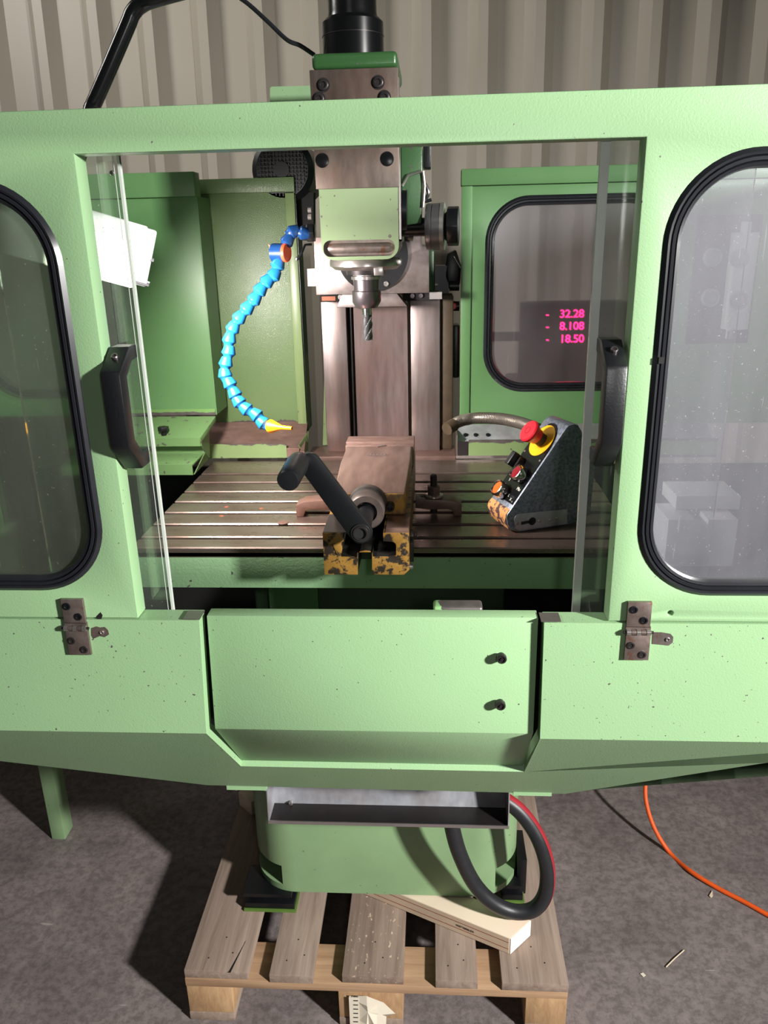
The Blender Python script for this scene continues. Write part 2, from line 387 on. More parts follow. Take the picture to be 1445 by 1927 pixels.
# ================================================================== FRONT DOOR FRAME (upper green frame)
FY = .90
fr = thing('door_frame', 'large light green folding door frame with two black-gasketed windows', 'machine door', (-.08, FY+.015, 1.171))
LW = (-.775, -.4055, 1.2085, 1.697); RW = (.2408, .61, 1.2055, 1.7055); WR = .093; GW = .0205
outer = [(-1.02, 1.171), (-.3775, 1.171), (-.3775, 1.716), (.2165, 1.716), (.2165, 1.171), (.90, 1.171), (.90, 1.7625), (-1.02, 1.7575)]
hl = [rr(LW[0]+.010, LW[1]-.010, LW[2]+.010, LW[3]-.010, WR-.01), rr(RW[0]+.010, RW[1]-.010, RW[2]+.010, RW[3]-.010, WR-.01)]
holes_small = [circ(.291, 1.1765+.006, .0033, 12)]
obj('frame_panel', plate(outer, hl+holes_small, FY, FY+.03, .002), 'green_front', fr)
obj('hole_backing', BX(.286, .296, FY+.012, FY+.016, 1.1775, 1.1875), 'void_black', fr)
for (a, b, c, d), mt, lb in ((LW, 'hazy_plastic_left', 'greenish see-through pane'), (RW, 'hazy_plastic_right', 'scratched milky pane')):
    obj('window_gasket', ringsweep(rr(a, b, c, d, WR, 14), gasket_prof(GW, FY)), 'black_rubber', fr, ang=25, label='black ridged rubber window gasket')
    obj('window_pane', plate(rr(a+.015, b-.015, c+.015, d-.015, WR-.015, 12), [], FY+.006, FY+.010), mt, fr, label=lb)
o = obj('gasket_joint', BX(RW[0]+.0065, RW[0]+.0125, FY-.006, FY-.002, 1.4885, 1.4955), 'void_black', fr)
# paint chips and stud on the frame
bm = nb(); prism(bm, [at(181, 1160, FY-.0002), at(189, 1152, FY-.0002), at(193, 1158, FY-.0002), at(190, 1167, FY-.0002), at(184, 1168, FY-.0002)], (0, .0006, 0)); obj('paint_chip', bm, 'steel_dark', fr)
# enclosure side sheets and inner stiffeners
en = thing('enclosure_side_left', 'green sheet side wall of the enclosure at far left', 'machine panel', (-1.0, 1.3, 1.0))
obj('side_sheet', BX(-1.004, -1.0, .932, 1.695, 1.0, 1.755), 'green_inner', en)
en = thing('enclosure_side_right', 'green sheet side wall of the enclosure at far right', 'machine panel', (.88, 1.3, 1.0))
obj('side_sheet', BX(.876, .88, .932, 1.795, 1.0, 1.755), 'green_inner', en)
# ================================================================== SLIDING PANES + HANDLES
def handle(parent, x0, x1):
    P = [(.9425, 1.5125), (.918, 1.5125), (.882, 1.489), (.880, 1.484), (.880, 1.404), (.882, 1.399), (.914, 1.3665), (.9425, 1.3665), (.9425, 1.384), (.922, 1.385), (.902, 1.406), (.902, 1.480), (.922, 1.495), (.9425, 1.496)]
    bm = nb(); prism(bm, [(x0, y, z) for y, z in P], (x1-x0, 0, 0)); h = obj('pull_handle', bm, 'black_plastic', parent, bevel=.0018)
    xc = (x0+x1)/2
    socket_bolt(h, (xc, .902, 1.502), (0, -.62, .78), .0042, .004, 'steel_nut', 'screw')
    return h
pl_ = thing('sliding_pane', 'left clear plastic sliding pane, reflecting and lamp-lit, with black handle', 'sliding door', (-.42, .945, 1.152))
obj('clear_sheet', BX(-.505, -.3452, .943, .947, 1.152, 1.724), 'clear_plastic', pl_)
obj('edge_strip', BX(-.3478, -.3452, .9415, .9485, 1.152, 1.724), 'pane_edge', pl_, label='bright cut edge of the clear sheet')
obj('edge_strip', BX(-.3525, -.3518, .9422, .9428, 1.152, 1.724), 'pane_edge', pl_)
obj('bottom_strip', BX(-.505, -.3452, .9405, .9425, 1.152, 1.1555), 'pane_edge', pl_)
obj('rivet', lathe(nb(), (-.3555, .9425, 1.7), (0, -1, 0), [(0, .0028), (.002, .002)], 12), 'chrome', pl_)
handle(pl_, -.3745, -.3515)
pr_ = thing('sliding_pane', 'right clear plastic sliding pane with black handle, in front of the pendant', 'sliding door', (.26, .945, 1.153))
obj('clear_sheet', BX(.1805, .345, .943, .947, 1.153, 1.724), 'clear_plastic', pr_)
obj('edge_strip', BX(.1797, .1817, .9415, .9485, 1.153, 1.724), 'pane_edge', pr_, label='bright cut edge of the clear sheet')
obj('bent_lip', BX(.1817, .1895, .9417, .9424, 1.153, 1.724), 'pane_edge', pr_)
obj('bottom_strip', BX(.1797, .345, .9405, .9425, 1.153, 1.1565), 'pane_edge', pr_)
handle(pr_, .1885, .2115)
# ================================================================== LOWER GUARD
LY = .898; ZB = 1.0; sl = math.tan(math.radians(50))
def slope(px, py):           # point of the slanted lower face seen at a pixel
    d = _d(px, py); k = (CAM.z-ZB+sl*(CAM.y-LY)); t = -k/(d.z+sl*d.y); return CAM+d*t
gd = thing('lower_guard', 'light green sheet metal guard below the door frame, slanting back at its bottom', 'machine guard', (-.08, LY+.1, .79))
gx = dict(tl=-.2990, bl=-.3060, tr=.1395, br=.1415)
bLn, bRn = slope(452, 1442), slope(988, 1452.5); kL = V((gx['bl'], LY, ZB+.007)); kR = V((gx['br'], LY, ZB+.003))
kL.z = kR.z = ZB
eL, mL, mR, eR = slope(0, 1397), slope(390, 1477.5), slope(1062, 1494), slope(1445, 1435)
def ext(a, b, x):            # extend line a-b to the given x
    t = (x-a.x)/(b.x-a.x); return a+(b-a)*t
eL2 = ext(mL, eL, -1.02); eR2 = ext(mR, eR, .90)
eL2.y = LY+(ZB-eL2.z)/sl if eL2.z < ZB else LY; 
if eL2.z > ZB-.004: eL2.z = ZB-.004
if eR2.z > ZB-.004: eR2 = ext(mR, eR, .58); eR2.z = max(eR2.z, .92)
eL2.y = LY+(ZB-eL2.z)/sl; eR2.y = LY+(ZB-eR2.z)/sl
ZT = 1.1695
def sheet(faces, t=.003):
    bm = nb(); cache = {}
    def vv(p):
        k = tuple(round(c, 5) for c in p)
        if k not in cache: cache[k] = bm.verts.new(p)
        return cache[k]
    for f in faces: bm.faces.new([vv(p) for p in f])
    bmesh.ops.remove_doubles(bm, verts=bm.verts, dist=1e-5)
    bmesh.ops.recalc_face_normals(bm, faces=bm.faces)
    r = bmesh.ops.solidify(bm, geom=bm.faces[:], thickness=t); return bm
tl, tr = V((gx['tl'], LY, ZT)), V((gx['tr'], LY, ZT))
back = lambda p, d=.03, z=0: V((p.x, p.y+d, p.z+z))
aL, aR = V((-1.02, LY, ZT)), V((.90, LY, ZT)); bL, bR = V((-1.02, LY, ZB)), V((.90, LY, ZB)); eRr = V((.90, eR2.y, eR2.z))
faces = [[aL, tl, kL, bL], [bL, kL, bLn, mL, eL2], [tr, aR, bR, kR], [kR, bR, eRr, eR2, mR, bRn], [mL, bLn, bRn, mR],
         [aL, back(aL), back(tl), tl], [tr, back(tr), back(aR), aR]]
obj('guard_sheet', sheet(faces), 'green_front', gd)
inn = lambda p: p+V((0, .024, .004))
fl_ = [[tl, back(tl, .024), back(kL, .024), kL], [kL, back(kL, .024), bLn+V((0, .016, .020)), bLn], [bLn, bLn+V((0, .016, .020)), bRn+V((0, .016, .020)), bRn], [bRn, bRn+V((0, .016, .020)), back(kR, .024), kR], [kR, back(kR, .024), back(tr, .024), tr]]
obj('cutout_flange', sheet(fl_, .0015), 'green_front', gd)
for x0, x1 in ((at(425, 1482, mL.y).x, at(500, 1482, mL.y).x), (at(965, 1495, mR.y).x, at(1037, 1495, mR.y).x)):
    tb = obj('mounting_tab', BX(x0, x1, mL.y+.004, mL.y+.03, mL.z-.012, mL.z-.001), 'green_front', gd)
    for xx in (x0+.014, x1-.004): obj('screw', lathe(nb(), (xx, mL.y+.012, mL.z-.012), (0, 0, -1), [(0, .0025), (.006, .0025)], 10), 'chrome', tb)
# worn bare patches with a stud beside the hinges
for pts, st in (([(172, 1182), (181, 1179), (188, 1181), (197, 1180), (203, 1186), (205, 1194), (197, 1199), (188, 1197), (176, 1202), (172, 1196)], (192, 1190)),
                ([(1228, 1190), (1245, 1190), (1262, 1193), (1267, 1199), (1266, 1209), (1258, 1215), (1240, 1213), (1227, 1212)], (1256, 1203))):
    o = obj('bare_patch', prism(nb(), [at(a, b, LY-.0006) for a, b in pts], (0, .0008, 0)), 'steel_hinge', gd, label='bare metal patch where the paint is gone')
    p = at(st[0], st[1], LY-.0006); socket_bolt(o, p, (0, -1, 0), .0028, .0015, 'steel_bright', 'stud')
# hinges
def hinge(x0, x1, lab, dx):
    h = thing('hinge', lab, 'hinge', ((x0+x1)/2, LY-.002, 1.12))
    zc = 1.1600; yf = LY-.0035
    obj('leaf', BX(x0, x1-.001, yf, LY+.0015, 1.1655, 1.1995), 'steel_hinge', h, bevel=.0004)
    obj('leaf', BX(x0+dx, x1+dx, yf-.001, LY-.0002, 1.1205, 1.1560), 'steel_hinge', h, bevel=.0004)
    n_ = 5; L = (x1-x0)/n_
    for i in range(n_): obj('knuckle', cyl(nb(), (x0+L*i+.0003, yf-.002, zc), (x0+L*(i+1)-.0003, yf-.002, zc), .0037 if i % 2 == 0 else .0033, 16), 'steel_bright' if i % 2 == 0 else 'steel_hinge', h)
    obj('hinge_pin', cyl(nb(), (x0-.003, yf-.002, zc), (x1+.003, yf-.002, zc), .0018, 12), 'steel_dark', h)
    obj('knuckle_wrap', BX(x0, x1, yf, LY, 1.1545, 1.1665), 'steel_hinge', h)
    for fx, z in ((.24, 1.190), (.68, 1.1755)): socket_bolt(h, (x0+(x1-x0)*fx, yf, z), (0, -1, 0), .0050, .0014, 'black_metal', 'screw')
    for fx, z in ((.22, 1.1415), (.72, 1.1285)): socket_bolt(h, (x0+(x1-x0)*fx+dx, yf-.001, z), (0, -1, 0), .0050, .0014, 'steel_dark', 'screw')
hinge(-.4730, -.4435, 'bare steel hinge with four dark screws, left of the opening', 0)
hinge(.2375, .2675, 'rust-speckled steel hinge with four screws, right of the opening', .0005)
# centre cover panel
CY = LY+.011
cv = thing('cover_panel', 'light green centre cover panel with two steel studs, set between the guard halves', 'machine cover', (-.08, CY, .83))
def slope2(px, py):
    d = _d(px, py); t = -((CAM.z-ZB)+sl*(CAM.y-CY))/(d.z+sl*d.y); return CAM+d*t
cTL, cTR = V((-.2905, CY, 1.1705)), V((.1320, CY, 1.1705)); cL, cR = V((-.2955, CY, ZB)), V((.1325, CY, ZB))
dL, dR = slope2(457, 1434), slope2(984, 1442)
dz = (dL.z+dR.z)/2; dy = CY+(ZB-dz)/sl; dL = V((dL.x, dy, dz)); dR = V((dR.x, dy, dz))
bm = nb(); prof_ = [[cTL, cTR], [cL, cR], [dL, dR]]
bmf = sheet([[cTL, cTR, cR, cL], [cL, cR, dR, dL], [cTL, back(cTL, .022), back(cTR, .022), cTR], [cTL, cL, back(cL, .02), back(cTL, .022)], [cTR, back(cTR, .022), back(cR, .02), cR]], .0025)
obj('cover_sheet', bmf, 'green_front', cv, bevel=.0008)
for px, py in ((944, 1241), (942, 1329)):
    p = at(px, py, CY-.01); p.y = CY
    s = obj('stud', lathe(nb(), p, (0, -1, 0), [(0, .0048), (.004, .0048), (.005, .0066), (.0098, .0066), (.011, .0058), (.011, .0042), (.0095, .004), (.0095, .0022), (.0115, .0018)], 22), 'steel_dark', cv, label='round steel stud')
obj('corner_tab', BX(.134, .1585, CY-.012, CY+.012, 1.1712, 1.1722), 'steel_bright', cv)
obj('corner_tab', BX(-.318, -.296, CY-.012, CY+.012, 1.1712, 1.1722), 'steel_bright', cv)
lk = thing('latch_block', 'small green latch block with bare metal top behind the cover panel', 'latch', (.033, .96, 1.14))
n = paint('green_worn_block', (138, 186, 124), 200, .1, .4, edge=(0, .012, 1, .05)); 
obj('block', BX(.0004, .0655, .950, .975, 1.142, 1.1645), 'green_worn_block', lk, bevel=.004, seg=3)
# chip pan closing the bin, coloured black to stand for the shade inside
cp = thing('chip_pan', 'coolant pan inside the enclosure below the table, coloured black as shade', 'pan', (-.08, 1.4, .80))
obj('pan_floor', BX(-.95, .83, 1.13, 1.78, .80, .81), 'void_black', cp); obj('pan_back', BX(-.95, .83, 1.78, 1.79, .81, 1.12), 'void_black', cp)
# ================================================================== TABLE
TX0, TX1, TZ = -.4985, .33, 1.15
tb = thing('machine_table', 'slotted steel worktable with a chipped green front edge', 'machine table', (-.085, 1.45, 1.0765))
obj('table_core', BX(TX0+.002, TX1-.002, 1.203, 1.715, 1.10, 1.137), 'void_black', tb)
slots = [1.2399, 1.3035, 1.3660, 1.4290, 1.4920, 1.5550, 1.6160, 1.725]; hw = .0055; y = 1.196
for s in slots:
    y1 = s-hw if s < 1.7 else 1.722
    obj('table_strip', BX(TX0, TX1, y, y1, 1.132, TZ), 'steel_table', tb, bevel=.0020, seg=1); y = s+hw
obj('front_lip', BX(TX0, TX1, 1.196, 1.203, 1.1405, 1.1325), 'steel_table', tb)
obj('front_apron', BX(TX0, TX1, 1.198, 1.214, 1.0765, 1.1405), 'green_apron', tb, bevel=.0015)
obj('bolt_head', lathe(nb(), atz(533, 984, TZ-.0005), (0, 0, 1), [(0, .010), (.0012, .010), (.002, .008)], 20), 'steel_vise', tb)
for a, b in ((426, 954), (492, 957), (417, 971)): obj('rust_spot', lathe(nb(), atz(a, b, TZ-.0002), (0, 0, 1), [(0, .0045), (.0004, .004)], 12), 'red_brown', tb)
kn = thing('machine_knee', 'green casting under the table, its colour darkened as shade', 'machine casting', (-.1, 1.5, .81))
simple('knee_shade_green', (26, 42, 24), .5)  # green darkened almost to black: shade under the table put into the colour
obj('knee_body', BX(-.33, .13, 1.32, 1.76, .811, 1.095), 'knee_shade_green', kn, bevel=.01)
obj('oil_plate', BX(-.30, -.21, 1.316, 1.32, .95, 1.05), 'green_dark', kn)
# ================================================================== COLUMN
co = thing('machine_column', 'tall machine column with two ground steel guideways and dark grooves', 'machine column', (-.11, 1.95, .81))
obj('column_casting', BX(-.232, .006, 1.835, 2.22, .81, 1.60), 'green_dark', co, bevel=.01)
obj('guideway', BX(-.2445, -.1895, 1.79, 1.835, 1.153, 1.4985), 'steel_column', co, bevel=.0012)
obj('guideway', BX(-.0478, .0165, 1.79, 1.835, 1.153, 1.4985), 'steel_column', co, bevel=.0012)
obj('column_web', BX(-.1745, -.0555, 1.806, 1.835, 1.153, 1.56), 'steel_column_inner', co)
obj('groove', BX(-.1895, -.1745, 1.824, 1.836, 1.153, 1.56), 'void_black', co)
obj('groove_rail', BX(-.1835, -.1800, 1.808, 1.824, 1.153, 1.56), 'steel_dark', co)
obj('groove', BX(-.0555, -.0478, 1.824, 1.836, 1.153, 1.56), 'duct_brown', co)
obj('way_foot', BX(-.285, .052, 1.740, 1.835, 1.10, 1.1535), 'steel_vise', co, bevel=.001)
obj('column_flank', prism(nb(), [(-.262, 1.84, 1.155), (-.2445, 1.84, 1.155), (-.2445, 1.84, 1.36), (-.248, 1.84, 1.36)], (0, .25, 0)), 'green_warm', co)
obj('cable_duct', BX(.0185, .046, 1.80, 1.86, 1.153, 1.50), 'duct_brown', co, bevel=.004)
obj('duct_box', BX(.046, .062, 1.85, 1.90, 1.31, 1.43), 'black_plastic', co, bevel=.004)
# saddle plate with dark swivel disc
sd = thing('head_saddle', 'bright scraped steel saddle plate with a dark round swivel disc behind the spindle', 'machine saddle', (-.12, 1.7, 1.48))
cx, cz = -.1212, 1.5895
outer = [(-.2405, 1.5125), (-.0065, 1.5125), (-.0065, 1.603), (-.020, 1.603), (-.024, 1.625), (-.2405, 1.625)]
obj('saddle_plate', plate(outer, [circ(cx, cz, .0715, 40)] if False else [], 1.700, 1.735, .0008), 'steel_saddle', sd)
obj('swivel_disc', cyl(nb(), (cx, 1.701, cz), (cx, 1.690, cz), .0722, 48), 'black_metal', sd)
obj('dovetail_gib', prism(nb(), [(-.187, 1.70, 1.5125), (-.073, 1.70, 1.5125), (-.052, 1.70, 1.486), (-.199, 1.70, 1.486)], (0, .05, 0)), 'steel_saddle', sd, bevel=.001)
obj('wiper_plate', BX(-.238, -.18, 1.745, 1.775, 1.494, 1.512), 'void_black', sd); obj('wiper_plate', BX(-.062, .013, 1.745, 1.775, 1.494, 1.512), 'void_black', sd)
obj('copper_strip', BX(-.235, -.206, 1.742, 1.745, 1.497, 1.506), 'copper_brown', sd)
for X_ in (-.195,): socket_bolt(sd, (X_, 1.744, 1.504), (0, -1, 0), .0055, .004, 'steel_bright', 'screw')
for X_ in (-.042, -.024): socket_bolt(sd, (X_, 1.744, 1.504), (0, -1, 0), .005, .004, 'steel_nut', 'screw')
socket_bolt(sd, at(727, 534, 1.69), (0, -1, 0), .0055, .004, 'steel_bright', 'screw')
obj('stop_block', BX(-.006, .020, 1.72, 1.75, 1.498, 1.512), 'steel_bright', sd)
obj('stop_tag', BX(at(577, 506, 1.7).x, -.2405, 1.705, 1.715, at(577, 539, 1.7).z, at(577, 506, 1.7).z), 'tag_white', sd, label='small pinkish white tag')
# ram behind
rm = thing('machine_ram', 'green headstock casting behind the spindle head', 'machine casting', (-.1, 1.74, 1.55))
obj('ram_body', BX(-.19, -.03, 1.735, 2.4, 1.58, 1.85), 'green_dark', rm, bevel=.01)
# ================================================================== SPINDLE HEAD
HY = 1.40
hd = thing('spindle_head', 'vertical spindle head, bare steel plate above a chipped light green cover', 'spindle head', (-.12, 1.5, 1.58))
hx0, hx1 = -.1895, -.0535
pts = [(x, z) for x, z in rr(hx0+.004, hx1-.002, 1.5890, 1.75, .022, 8) if z < 1.66]
pts = [(hx1-.002, 1.7005), (hx0+.004, 1.7005)]+[p for p in pts if True]
slotc = rr(*(lambda a, b: (a.x, b.x, b.z, a.z))(at(608, 453, HY), at(743, 481, HY)), .0113, 8)
obj('head_body', BX(hx0+.004, hx1-.002, HY+.012, 1.69, 1.612, 1.86), 'green_dark', hd, bevel=.004)
bmh = boolean_cut(prism(nb(), [(x, HY, z) for x, z in pts], (0, .16, 0)), [prism(nb(), [(x, HY-.01, z) for x, z in slotc], (0, .022, 0))])
obj('head_cover', bmh, 'green_head', hd, bevel=0)
obj('cover_slot', prism(nb(), [(x, HY+.0078, z) for x, z in slotc], (0, .005, 0)), 'steel_hinge', hd, label='long bare metal recess with worn edges')
obj('slot_roll', lathe(nb(), (slotc[0][0]-.116, HY+.012, (slotc[0][1]+slotc[-1][1])/2-.0), (1, 0, 0), [(0, .001), (.003, .007), (.010, .0095), (.105, .0095), (.112, .007), (.115, .001)], 16), 'steel_hinge', hd)
pts = [(hx0, 1.7005), (hx1, 1.7005), (hx1+.001, 1.8735), (hx0-.002, 1.8735)]
obj('face_plate', prism(nb(), [(x, HY-.004, z) for x, z in pts], (0, .03, 0)), 'steel_plate', hd, bevel=.001, label='bare dark steel plate')
for px, py in ((608, 160), (711, 155), (606, 302), (728, 299), (600, 186), (723, 183)):
    p = at(px, py, HY-.004); up = py < 200
    s = obj('bolt_recess', lathe(nb(), (p.x, HY-.0045, p.z), (0, 1, 0), [(0, .0105), (.0008, .0105)], 24), 'void_black', hd) if up else None
    if up: socket_bolt(hd, (p.x, HY-.0045, p.z), (0, -1, 0), .0082, .003, 'steel_dark')
    else: obj('plug', lathe(nb(), (p.x, HY-.004, p.z), (0, -1, 0), [(0, .0112), (.0008, .0108), (.0012, .009), (.0016, .001)], 24), 'black_gloss', hd)
bm = BX(hx0+.002, hx1, HY-.002, 1.60, 1.874, 1.897); obj('head_cap', bm, 'green_dark', hd, bevel=.007, seg=4)
obj('side_strip', BX(hx1-.001, hx1+.0022, HY+.0, HY+.02, 1.62, 1.86), 'steel_bright', hd)
mcx, mcy = -.1135, 1.48
pm = at(664, 60, mcy)
mt = thing('drive_motor', 'black cylindrical drive motor on top of the spindle head', 'motor', (pm.x, mcy, 1.897))
r1 = (at(722, 60, mcy)-at(607, 60, mcy)).length/2; z1 = at(664, 24, mcy-.04).z
obj('motor_body', lathe(nb(), (pm.x, mcy, 1.897), (0, 0, 1), [(0, r1), (z1-1.897-.006, r1), (z1-1.897, r1-.006), (z1-1.897, r1*.8)], 48), 'black_gloss', mt)
obj('motor_cap', lathe(nb(), (pm.x, mcy, z1-.002), (0, 0, 1), [(0, r1*.83), (.01, r1*.79), (.09, r1*.78), (.1, r1*.7)], 48), 'black_gloss', mt)
obj('motor_band', lathe(nb(), (pm.x, mcy, z1-.026), (0, 0, 1), [(0, r1+.0006), (.001, r1+.0006)], 48), 'steel_dark', mt)
# spindle nose, chuck, cutter
tx = at(690, 560, 1.47).x; TY = 1.47
zz = lambda py: at(690, py, TY).z
ns = thing('spindle_nose', 'polished steel spindle flange ring under the green head cover', 'spindle', (tx, TY, 1.56))
z0 = 1.589
obj('flange_ring', lathe(nb(), (tx, TY, z0), (0, 0, -1), [(0, .062), (.003, .064), (.012, .064), (.014, .060), (.018, .055), (.019, .045)], 56), 'steel_bright', ns)
obj('drive_key', BX(tx+.018, tx+.034, TY-.056, TY-.03, z0-.027, z0-.012), 'steel_bright', ns, bevel=.001)
obj('nose_core', lathe(nb(), (tx, TY, z0-.015), (0, 0, -1), [(0, .036), (.012, .034)], 40), 'steel_dark', ns)
ch = thing('collet_chuck', 'dark steel collet chuck with faceted nut in the spindle', 'chuck', (tx, TY, 1.50))
obj('tool_flange', lathe(nb(), (tx, TY, z0-.021), (0, 0, -1), [(0, .0255), (.004, .0265), (.005, .023), (.008, .023), (.009, .0265), (.014, .0265), (.015, .024)], 40), 'steel_bright', ch)
zn = zz(546)
obj('chuck_shank', lathe(nb(), (tx, TY, z0-.034), (0, 0, -1), [(0, .0235), (z0-.034-zn, .0225)], 40), 'steel_nut', ch)
obj('clamping_nut', lathe(nb(), (tx, TY, zn), (0, 0, -1), [(0, .0245), (.002, .0262), (.020, .0262), (.030, .0195), (.031, .013)], 12, rot=.26), 'steel_nut', ch)
ml = thing('end_mill', 'spiral fluted steel end mill clamped in the chuck', 'milling cutter', (tx, TY, zz(640)))
zs, ze = zn-.028, zz(640)
obj('shank', cyl(nb(), (tx, TY, zs), (tx, TY, zz(592)), .0086, 24), 'chrome', ml)
bm = nb(); NR = 40; zt = zz(588); rings = []
for i in range(NR+1):
    t = i/NR; z = zt+(ze-zt)*t; tw = t*3.9; ring = []
    for k in range(32):
        a = 2*math.pi*k/32; q = (4*(a+tw)/(2*math.pi)) % 1
        r = .0092*(.60+.40*(1-q)**.45) if q > .06 else .0092
        ring.append(bm.verts.new((tx+r*math.cos(a), TY+r*math.sin(a), z)))
    rings.append(ring)
for a, b in zip(rings, rings[1:]):
    for k in range(32): bm.faces.new((a[k], a[(k+1) % 32], b[(k+1) % 32], b[k]))
bm.faces.new(rings[-1]); bm.faces.new(rings[0][::-1])
obj('flutes', bm, 'carbide', ml)
# parts on the right of the head: green arm, dial
ga = thing('head_bracket', 'chipped green casting and black box on the right side of the head', 'machine casting', (-.02, 1.6, 1.66))
n = paint('green_flaky', (62, 96, 60), 200, .2, .35, chips=.75)
GY = 1.55
a = at(754, 275, GY); b = at(795, 275, GY); c = at(795, 335, GY); d = at(793, 420, GY); e = at(757, 425, GY); f = at(755, 340, GY)
obj('bracket_arm', prism(nb(), [a, b, c, d, e, f], (0, .10, 0)), 'green_flaky', ga, bevel=.003)
a = at(796, 276, GY); b = at(811, 316, GY); obj('switch_box', BX(a.x, b.x, GY, GY+.05, b.z, a.z+.03), 'black_plastic', ga, bevel=.002)
obj('edge_guard', tube(nb(), [at(757, 350, GY-.004), at(768, 330, GY-.004), at(793, 322, GY-.004)], .003, 8), 'steel_bright', ga)
obj('edge_guard', tube(nb(), [at(796, 322, GY-.002), at(799, 350, GY-.002), at(796, 390, GY-.002)], .003, 8), 'steel_hinge', ga)
obj('black_ring', cyl(nb(), at(757, 395, GY-.03), at(766, 395, GY-.03), .034, 32), 'black_metal', ga)
obj('cable_stub', tube(nb(), spline([at(797, 340, GY), at(806, 362, GY), at(800, 378, GY), at(812, 376, GY)]), .003, 8), 'black_rubber', ga)
DY = 1.58; p0 = at(760, 428, DY); axis = V((1, -.10, 0)).normalized()
dl = thing('quill_handwheel', 'grey graduated dial with black knob on a black shaft, right of the head', 'dial', p0)
def ax_at(px): return p0+axis*((at(px, 428, DY)-p0).x/axis.x)
R_ = (at(803, 382, DY)-at(803, 470, DY)).length/2
obj('shaft', cyl(nb(), ax_at(752), ax_at(804), .0165, 28), 'black_gloss', dl)
L1 = (ax_at(836)-ax_at(803)).length
obj('dial_disc', lathe(nb(), ax_at(803), axis, [(0, R_*.97), (.003, R_), (L1*.30, R_), (L1*.31, R_*.97), (L1*.36, R_*.97), (L1*.37, R_), (L1*.8, R_)], 56), 'grey_dial', dl)
obj('dial_rim', lathe(nb(), ax_at(803)+axis*L1*.8, axis, [(0, R_*1.02), (L1*.22, R_*1.02)], 56), 'dial_edge', dl)
L2 = (ax_at(863)-ax_at(837)).length
obj('knob', lathe(nb(), ax_at(837), axis, [(0, .024), (.004, .026), (.005, .0345), (L2, .0345)], 12), 'black_plastic', dl, bevel=.0015)
obj('knob', lathe(nb(), at(768, 447, DY), (1, -.1, -.2), [(0, .004), (.01, .005)], 10), 'steel_bright', dl)
# black motor and clutter at right of column
rc = thing('feed_motor', 'black angled feed motor with terminal box to the right of the column', 'motor', at(850, 560, 1.92))
a, b, c, d = at(836, 520, 1.9), at(842, 478, 1.9), at(868, 500, 1.9), at(866, 535, 1.9)
obj('motor_housing', prism(nb(), [a, b, at(858, 470, 1.9), c, d, at(845, 545, 1.9)], (0, .06, 0)), 'black_plastic', rc, bevel=.003)
obj('bright_edge', tube(nb(), [at(853, 482, 1.898), at(866, 504, 1.898)], .0018, 6), 'steel_bright', rc)
obj('lower_neck', prism(nb(), [at(812, 500, 1.9), at(842, 500, 1.9), at(845, 560, 1.9), at(815, 560, 1.9)], (0, .05, 0)), 'black_metal', rc)
obj('connector', cyl(nb(), at(846, 538, 1.88), at(864, 538, 1.88), .011, 16), 'black_plastic', rc)
obj('connector', cyl(nb(), at(848, 576, 1.88), at(864, 576, 1.88), .011, 16), 'black_plastic', rc)
obj('red_cap', lathe(nb(), at(853, 576, 1.868), (0, -1, 0), [(0, .008), (.004, .006)], 16), 'red_plastic', rc)
obj('scale_tag', BX(*(lambda p, q: (p.x, q.x, 1.895, 1.899, q.z, p.z))(at(812, 515, 1.895), at(815, 526, 1.895))), 'white_print', rc)
obj('scale_tag', BX(*(lambda p, q: (p.x, q.x, 1.895, 1.899, q.z, p.z))(at(808, 534, 1.895), at(824, 537, 1.895))), 'white_print', rc)
# black fan motor behind left of head
fm = thing('fan_motor', 'black fan-cooled motor with grille, behind the left of the head', 'motor', at(535, 340, 1.80))
pc = at(537, 322, 1.84)
obj('motor_shell', lathe(nb(), (pc.x, 1.80, pc.z), (0, 1, 0), [(0, .055), (.012, .066), (.2, .066)], 40), 'black_metal', fm)
bm = nb()
for k in range(-6, 7):
    h = math.sqrt(max(0, .052**2-(k*.0075)**2))
    box(bm, pc.x+k*.0075-.0009, pc.x+k*.0075+.0009, 1.7955, 1.799, pc.z-h, pc.z+h); box(bm, pc.x-h, pc.x+h, 1.795, 1.7985, pc.z+k*.0075-.0009, pc.z+k*.0075+.0009)
g = obj('fan_grille', bm, 'black_plastic', fm); g['kind'] = 'stuff'
obj('fan_hub', cyl(nb(), (pc.x, 1.80, pc.z), (pc.x, 1.793, pc.z), .016, 20), 'black_metal', fm)
a = at(487, 327, 1.80); b = at(505, 285, 1.80)
obj('terminal_box', prism(nb(), [a, at(497, 283, 1.8), at(520, 283, 1.8), at(512, 330, 1.8)], (0, .1, 0)), 'black_metal', fm, bevel=.003)
obj('motor_bracket', prism(nb(), [at(547, 362, 1.83), at(590, 362, 1.83), at(590, 440, 1.83), at(556, 440, 1.83)], (0, .03, 0)), 'void_black', fm)
# side of head, small lever and hose fitting
hf = thing('coolant_fitting', 'steel fitting and small clamp lever at the left side of the head', 'fitting', at(583, 440, 1.46))
obj('fitting_body', lathe(nb(), at(592, 438, 1.47), (-1, 0, 0), [(0, .017), (.012, .017), (.014, .0145), (.022, .0145)], 6), 'black_metal', hf, bevel=.001)
for y_ in (395, 408): obj('screw', lathe(nb(), at(586, y_, 1.44), (-1, 0, 0), [(0, .005), (.006, .005)], 10), 'steel_bright', hf)
obj('lever', tube(nb(), [at(586, 460, 1.47), at(574, 461, 1.46), at(568, 475, 1.45), at(559, 489, 1.45)], .0022, 8), 'black_metal', hf)
obj('lever_ball', lathe(nb(), at(559, 491, 1.453), (0, 0, 1), [(0, .001), (.002, .0035), (.005, .0035), (.007, .001)], 12), 'steel_bright', hf)
